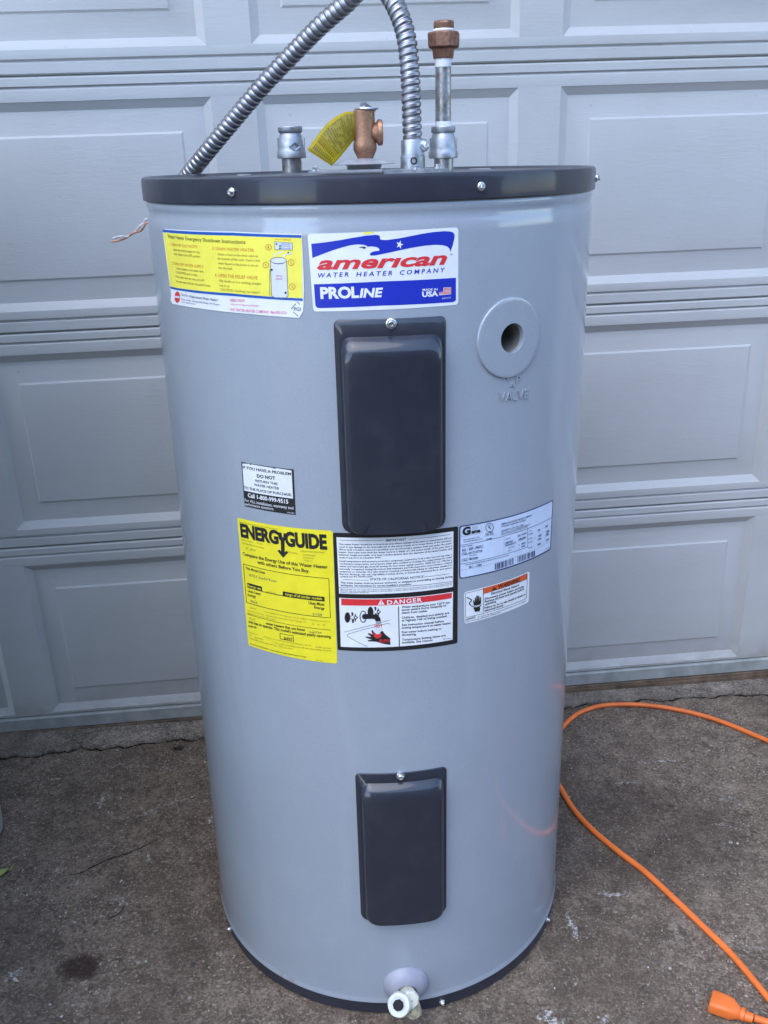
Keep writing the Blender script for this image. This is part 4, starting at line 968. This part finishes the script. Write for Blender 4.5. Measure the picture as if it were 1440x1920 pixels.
# ------------------------------------------------------------------ yellow tag
def yellow_tag():
    m_ = mat('translucent_yellow_plastic', (.72, .56, .02), .35)
    n = N(m_); n.b.inputs['Transmission Weight'].default_value = .35; n.b.inputs['IOR'].default_value = 1.2
    col = n.mix(n.ramp(n.noise(n.coord(), 25, 4), [(.35, 0.), (.7, 1.)]), (.50, .37, .012), (.64, .50, .02)); n.link(col, n.b.inputs['Base Color'])
    # grid between four edge points, bowed
    tl, tr, br, bl = ((612, 243), (666, 209), (664, 262), (628, 309))
    corners = [(576, 281), (595, 254), (612, 232), (632, 217), (648, 209.5), (666, 209)], [(622, 311), (634, 299), (643, 288), (652, 277), (659, 268), (666, 260)]
    def row(t):
        top, bot = corners
        out = []
        for i in range(16):
            f = i / 15 * 5; k = min(4, int(f)); g = f - k
            a = (top[k][0] + (top[k + 1][0] - top[k][0]) * g, top[k][1] + (top[k + 1][1] - top[k][1]) * g)
            b_ = (bot[k][0] + (bot[k + 1][0] - bot[k][0]) * g, bot[k][1] + (bot[k + 1][1] - bot[k][1]) * g)
            px, py = a[0] + (b_[0] - a[0]) * t, a[1] + (b_[1] - a[1]) * t
            y = YV - .022 + .020 * (i / 15) - .003 * math.sin(math.pi * t)
            out.append(at(px, py, y))
        return out
    P = [row(t / 10) for t in range(11)]
    root = empty('hang_tag', None, 'curled translucent yellow plastic tag hanging from the bronze relief valve', 'tag')
    base = TM @ P[10][15]; root.location = base
    inv = Matrix.Translation(-base) @ TM
    b = MB(); b.rings([[inv @ p for p in r] for r in P], False)
    o = b.build('tag_sheet', m_, root, 60)
    sol = o.modifiers.new('thickness', 'SOLIDIFY'); sol.thickness = .0006
    # printed lines
    b = MB(); rnd = random.Random(4)
    def pt(u, v):
        i = min(14, max(0, int(u * 15))); j = min(9, max(0, int(v * 10))); fu = u * 15 - i; fv = v * 10 - j
        p = P[j][i].lerp(P[j][i + 1], fu).lerp(P[j + 1][i].lerp(P[j + 1][i + 1], fu), fv)
        return inv @ (p + Vector((0, -.0012, .0002)))
    def bar(u0, u1, v0, v1):
        # b is looked up when called, so panels and lettering share this helper
        k = max(2, int(abs(u1 - u0) * 30)); k2 = max(2, int(abs(v1 - v0) * 20))
        b.rings([[pt(u0 + (u1 - u0) * i / k, v0 + (v1 - v0) * j / k2) for i in range(k + 1)] for j in range(k2 + 1)], False)
    bb = b; b = MB(); bar(.27, .62, .10, .90); bar(.66, .985, .07, .93)
    b.v = [(x, y + .0005, z) for x, y, z in b.v]; b.build('print_panel', ink('mustard'), root, 60); b = bb
    for r in range(15):
        u = .285 + r * .047; v = .12
        while v < .9:
            L = rnd.uniform(.03, .10)
            if rnd.random() < .8: bar(u, u + .017, v, min(.90, v + L))
            v += L + rnd.uniform(.012, .03)
    bar(.025, .034, .08, .92); bar(.235, .245, .08, .92)
    for k, u in enumerate((.055, .15)):
        v = .12
        while v < .86:
            L = rnd.uniform(.03, .06); bar(u, u + .066, v, v + L * .5); bar(u, u + .018, v, v + L)
            v += L + .022
    o = b.build('dark_print', ink('ochre'), root, 60); o['kind'] = 'stuff'
    b = MB(); b.tube(smooth_path([inv @ q(668, 212), inv @ q(674, 203, YV - .012), inv @ q(684, 199, YV - .010)], 6), .0007, 6); b.build('tie_wire', M['zinc'], root, 60)
yellow_tag()

# ------------------------------------------------------------------ orange extension cord
def cord():
    rc = .0053
    up_ = [(1059, 1359), (1074, 1345), (1092, 1334), (1130, 1323), (1186, 1321), (1242, 1326), (1299, 1337), (1355, 1354), (1440, 1389)]
    lo_ = [(1053, 1481), (1077, 1519), (1111, 1556), (1160, 1597), (1205, 1631), (1261, 1682), (1317, 1736), (1374, 1792), (1440, 1871)]
    U = [on_ground(*p, rc) for p in up_]; L = [on_ground(*p, rc) for p in lo_]
    mid = [on_ground(*p, rc) for p in ((1042, 1382), (1032, 1412), (1034, 1445))]
    plug0 = on_ground(1404, 1905, .011); plugn = on_ground(1440, 1919, rc)
    dirp = (plug0 - on_ground(1331, 1876, .011)); dirp.z = 0; dirp.normalize()
    end = L[-1]; tg = (L[-1] - L[-2]).normalized()
    loop = [end + tg * .06, end + tg * .13 + Vector((.03, .0, 0)), end + tg * .16 + Vector((.10, .02, 0)), end + Vector((.24, .02, 0)), end + Vector((.25, -.07, 0)), plugn + dirp * .10 + Vector((.02, -.05, 0)), plugn + dirp * .05, plugn, plug0]
    far = [U[-1] + (U[-1] - U[-2]).normalized() * .15, U[-1] + Vector((.45, -.06, 0)), U[-1] + Vector((.85, .05, 0)), U[-1] + Vector((1.3, .02, 0))]
    pts = list(reversed(far)) + list(reversed(U)) + mid + L + loop
    for p in pts: p.z = gz(p.x, p.y) + rc
    pts[-1].z = gz(pts[-1].x, pts[-1].y) + .010; pts[-2].z += .002
    base = on_ground(1261, 1682)
    root = empty('extension_cord', Matrix.Translation(base), 'orange extension cord looping over the concrete beside the heater', 'cord')
    path = [p - base for p in resample(smooth_path(pts, 14), .008)]
    b = MB(); b.tube(path, rc, 14); b.build('cable', M['orange'], root, 60)
    # moulded plug end
    a = on_ground(1331, 1876, .011); e = plug0; ax = (e - a); Lp = ax.length; ax.normalize(); side = Vector((0, 0, 1)).cross(ax).normalized(); upv = ax.cross(side)
    b = MB(); rs = []
    for t, w_, h_ in ((0, .0125, .0085), (.02, .0150, .0105), (.06, .0160, .0112), (.30, .0160, .0114), (.50, .0150, .011), (.64, .0110, .0095), (.70, .0085, .0085), (.71, .0095, .0095), (.80, .0098, .0098), (.81, .0078, .0078), (.99, .0068, .0068), (1.0, .005, .005)):
        c = a + ax * (Lp * 1.12 * t); c.z = gz(c.x, c.y) + max(h_, .006) + .0002 if t < .82 else gz(c.x, c.y) + .0098
        ring = []
        for j in range(28):
            an = 2 * math.pi * j / 28; ca, sa = math.cos(an), math.sin(an); k = .45 if t < .6 else .95
            ring.append(c - base + side * (w_ * math.copysign(abs(ca) ** k, ca)) + upv * (h_ * math.copysign(abs(sa) ** k, sa)))
        rs.append(ring)
    b.rings(rs, True, True, True); pg = b.build('plug', M['orange'], root, 40)
    b = MB()
    for sx in (-1, 1):
        c = a - base + side * (.0065 * sx); c.z = gz(a.x, a.y) + .0125 - base.z
        rs = [[c + side * (x) + upv * (y) + ax * d for x, y in ((-.0008, -.0032), (.0008, -.0032), (.0008, .0032), (-.0008, .0032))] for d in (-.0006, .004)]
        b.rings(rs, True, True, True)
    b.build('plug_slot', M['black'], pg, 0)
cord()

# ------------------------------------------------------------------ things at the edge of the slab
def bin_():
    c = on_ground(14, 1545)
    X = Vector((math.cos(PSI), math.sin(PSI), 0)); Y = Vector((math.sin(PSI), -math.cos(PSI), 0))   # Y towards the camera
    root = empty('shading_bin', Matrix.Translation(c), 'pale green plastic bin beside the heater, its bulk made up to shade the door', 'bin')
    W, D_, H = .74, .85, 1.40  # only one corner is known; height and bulk made up to shade the door
    b = MB(); rs = []
    for z, g in ((0, .012), (.006, .003), (.02, 0), (H, -.02)):
        ring = []
        for cx, cy, a0 in ((0, 0, 0), (0, D_, 90), (-W, D_, 180), (-W, 0, 270)):
            sx = 1 if cx == 0 else -1; sy = -1 if cy == 0 else 1; r = .02
            for k in range(5):
                a = R_(-90 + a0 + 90 * k / 4)
                px_ = cx + sx * (-g) - sx * r + r * math.cos(a); py_ = cy + sy * (-g) - sy * r + r * math.sin(a)
                p = X * px_ + Y * py_; p.z = z + gz(c.x + p.x, c.y + p.y) - c.z; ring.append(p)
        rs.append(ring)
    b.rings(rs, True, True, True); b.build('body', M['binp'], root, 40)
    b = MB(); F = Matrix(((X.x, Y.x, 0, 0), (X.y, Y.y, 0, 0), (0, 0, 1, 0), (0, 0, 0, 1)))
    b.box((-W - .04, -.04, H + .002), (.04, D_ + .04, H + .045), F); b.build('bin_lid', M['binp'], root, 0)
    b = MB(); b.box((-W * .5 - .08, D_ + .041, H + .01), (-W * .5 + .08, D_ + .07, H + .035), F); b.build('handle', M['binp'], root, 0)
bin_()
def leaf(px, py, sc, rz, label, m):
    c = on_ground(px, py)
    root = empty('fallen_leaf', Matrix.Translation(c) @ Matrix.Rotation(rz, 4, 'Z'), label, 'leaf')
    b = MB(); rs = []
    for i in range(9):
        t = i / 8; wd = sc * .34 * math.sin(math.pi * min(1, t * .96 + .03)) ** .8; x = sc * (t - .5)
        rs.append([Vector((x, -wd, .004 + .006 * t)), Vector((x, -wd * .5, .002 + .004 * t)), Vector((x, 0, .001 + .003 * math.sin(3 * t))), Vector((x, wd * .5, .003 + .003 * t)), Vector((x, wd, .007 + .003 * math.cos(5 * t)))])
    b.rings(rs, False); o = b.build('blade', M[m], root, 60); o.modifiers.new('thickness', 'SOLIDIFY').thickness = .0004
    b = MB(); b.tube([Vector((sc * .5, 0, .003)), Vector((sc * .66, .004, .004)), Vector((sc * .85, .012, .002))], .0007, 6); b.build('stalk', M[m], root, 60)
leaf(2, 1640, .030, .5, 'small yellow green leaf lying on the concrete', 'leaf')
def isle_mat(name, pal, rough=.8):
    m_ = mat(name, (.3, .28, .26), rough, spec=.3); n = N(m_)
    g_ = n.new('ShaderNodeNewGeometry'); c = n.ramp(g_.outputs['Random Per Island'], pal)
    n.link(n.mix(n.ramp(n.noise(n.coord(), 260, 3), [(.4, .35), (.6, 0.)]), c, (.05, .042, .035)), n.b.inputs['Base Color']); return m_
def stone(b, rnd, x, y, r, flat_, sink):
    z = gz(x, y) - r * flat_ * sink; a = rnd.uniform(0, 6.28); el = rnd.uniform(.6, 1.0); vs = []
    for lat, rr in ((.15, 1.0), (.62, .72)):
        for k in range(7):
            t = 2 * math.pi * k / 7; u = r * rr * math.cos(t) * rnd.uniform(.8, 1.15); v = r * rr * el * math.sin(t) * rnd.uniform(.8, 1.15)
            vs.append((x + u * math.cos(a) - v * math.sin(a), y + u * math.sin(a) + v * math.cos(a), z + r * flat_ * lat * 1.5))
    vs.append((x, y, z + r * flat_ * 1.05))
    b.add(vs, [(k, (k + 1) % 7, 7 + (k + 1) % 7, 7 + k) for k in range(7)] + [(7 + k, 7 + (k + 1) % 7, 14) for k in range(7)] + [tuple(reversed(range(7)))])
def free(x, y):
    return math.hypot(x - TX, y - TY) > TR + .012 and (Vector((x, y, 0)) - Vector((0, DD, 0))).dot(Vector((math.sin(PSI), -math.cos(PSI), 0))) > .075
def grit():
    rnd = random.Random(21); b = MB()
    for _ in range(1500):
        x = rnd.uniform(-1.0, 1.1); y = rnd.uniform(.5, 1.85)
        if free(x, y): stone(b, rnd, x, y, rnd.choice((.0006, .0008, .001, .001, .0014, .0022)) * rnd.uniform(.7, 1.25), .8, .2)
    for px, py, r in ((79, 1837, .004), (143, 1605, .0025), (107, 1631, .004), (356, 1871, .004), (1370, 1580, .005), (1358, 1582, .003), (205, 1820, .004), (222, 1812, .003), (1173, 1917, .004), (1330, 1407, .003), (260, 1780, .003), (362, 1808, .005), (30, 1590, .0025)):
        p = on_ground(px, py); stone(b, rnd, p.x, p.y, r, .5, .1)
    tag(b.build('loose_grit', isle_mat('grit', [(.0, (.05, .042, .036)), (.35, (.16, .125, .10)), (.7, (.36, .33, .30)), (1., (.70, .68, .66))]), None, 0), 'fine pale grit scattered over the concrete', 'grit', kind='stuff')
    b = MB()
    for _ in range(5200):
        x = rnd.gauss(0, .75); y = rnd.uniform(.45, 1.55)
        if abs(x) > 1.2 or not free(x, y) or rnd.random() < (y - .5) * 1.05: continue
        stone(b, rnd, x, y, rnd.choice((.0014, .0018, .0025, .003, .004)) * rnd.uniform(.7, 1.2), .45, .62)
    tag(b.build('exposed_aggregate', isle_mat('aggregate_stone', [(.0, (.035, .028, .024)), (.3, (.10, .08, .065)), (.6, (.20, .17, .14)), (.85, (.32, .285, .25)), (1., (.50, .46, .42))], .7), None, 40), 'small rounded stones showing through the worn concrete', 'pebbles', kind='stuff')
grit()
def decal_mat(name, col, lo, hi, sc, edge=False):
    m_ = mat(name, col, .85, spec=.25); n = N(m_)
    f = n.ramp(n.noise(n.coord(), sc, 6, .75), [(lo, 0.), (hi, 1.)])
    if edge:
        gr = n.new('ShaderNodeTexGradient', gradient_type='SPHERICAL'); n.link(n.coord((12, 12, 12)), gr.inputs[0])
        f = n.math('MULTIPLY', n.ramp(gr.outputs[1], [(.02, 0.), (.45, 1.)]), f)
    n.link(f, n.b.inputs['Alpha']); return m_
def ground_marks():
    drive = bpy.data.objects['driveway']
    rnd = random.Random(9)
    def strip(b, px, w0, h):
        P = [on_ground(*p) for p in px]; P = resample(smooth_path(P, 10), .006); L = []; R2 = []
        for i, p in enumerate(P):
            d = (P[min(i + 1, len(P) - 1)] - P[max(i - 1, 0)]).normalized(); nn = Vector((-d.y, d.x, 0)); t = i / max(1, len(P) - 1)
            w_ = w0 * (math.sin(math.pi * min(.97, max(.03, t))) ** .5) * rnd.uniform(.45, 1.2); j = rnd.gauss(0, w0 * .25)
            for Q, sg in ((L, 1), (R2, -1)):
                q_ = p + nn * (w_ * sg / 2 + j); q_.z = gz(q_.x, q_.y) + h; Q.append(q_)
        b.rings([L, R2], False)
    b = MB()
    for px, w_ in (([(199, 1485), (192, 1500), (182, 1519)], .012), ([(210, 1440), (225, 1433), (259, 1436), (285, 1440)], .006), ([(295, 1437), (312, 1441), (330, 1446)], .006), ([(236, 1532), (262, 1530), (315, 1508), (394, 1487)], .006),
                   ([(211, 1685), (228, 1690), (241, 1699)], .012), ([(228, 1665), (231, 1656), (230, 1645)], .008), ([(276, 1600), (277, 1612), (275, 1622)], .008), ([(281, 1558), (283, 1568), (282, 1575)], .007), ([(195, 1586), (230, 1585), (265, 1582)], .005), ([(120, 1462), (134, 1455)], .006),
                   ([(60, 1470), (100, 1462), (132, 1456)], .005), ([(392, 1545), (396, 1535), (400, 1528)], .010), ([(10, 1845), (30, 1825), (48, 1812)], .016), ([(1010, 1900), (1035, 1912), (1060, 1918)], .03), ([(1120, 1905), (1150, 1912)], .02), ([(1062, 1710), (1072, 1735), (1085, 1770)], .012), ([(1190, 1430), (1240, 1427), (1290, 1428)], .006), ([(1150, 1470), (1210, 1466)], .005), ([(1340, 1500), (1375, 1498), (1400, 1520)], .006), ([(1330, 1545), (1362, 1548), (1405, 1560)], .005), ([(1110, 1675), (1150, 1678), (1190, 1672)], .008)):
        strip(b, px, w_, .0004)
    o = b.build('scrape_mark', decal_mat('chalky_scrapes', (.46, .42, .38), .44, .60, 150), drive, 0); o['kind'] = 'stuff'
    for px in ([(110, 1643), (150, 1637), (172, 1626), (199, 1614), (222, 1606), (244, 1599), (281, 1582), (300, 1571)], [(200, 1725), (218, 1716), (236, 1698)]):
        b = MB(); strip(b, px, .0035, .0006); b.build('crack', decal_mat('dark_crack', (.018, .014, .011), .30, .42, 60), drive, 0)
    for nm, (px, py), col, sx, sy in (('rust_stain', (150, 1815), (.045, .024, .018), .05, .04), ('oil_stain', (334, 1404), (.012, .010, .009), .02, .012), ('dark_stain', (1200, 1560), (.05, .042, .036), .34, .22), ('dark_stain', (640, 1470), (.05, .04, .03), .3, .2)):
        p = on_ground(px, py); b = MB()
        ring = [Vector((sx * math.cos(a / 24 * 2 * math.pi), sy * math.sin(a / 24 * 2 * math.pi), 0)) for a in range(24)]
        for q_ in ring: q_.z = gz(p.x + q_.x, p.y + q_.y) - p.z
        b.add(ring, [tuple(range(24))])
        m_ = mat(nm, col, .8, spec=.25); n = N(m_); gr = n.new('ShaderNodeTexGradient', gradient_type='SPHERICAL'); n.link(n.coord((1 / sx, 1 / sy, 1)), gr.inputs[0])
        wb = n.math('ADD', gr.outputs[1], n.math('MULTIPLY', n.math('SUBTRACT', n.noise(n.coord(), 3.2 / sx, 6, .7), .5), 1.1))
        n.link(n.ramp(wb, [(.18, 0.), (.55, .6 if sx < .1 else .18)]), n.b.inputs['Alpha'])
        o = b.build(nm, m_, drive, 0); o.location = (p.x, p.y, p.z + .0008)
ground_marks()
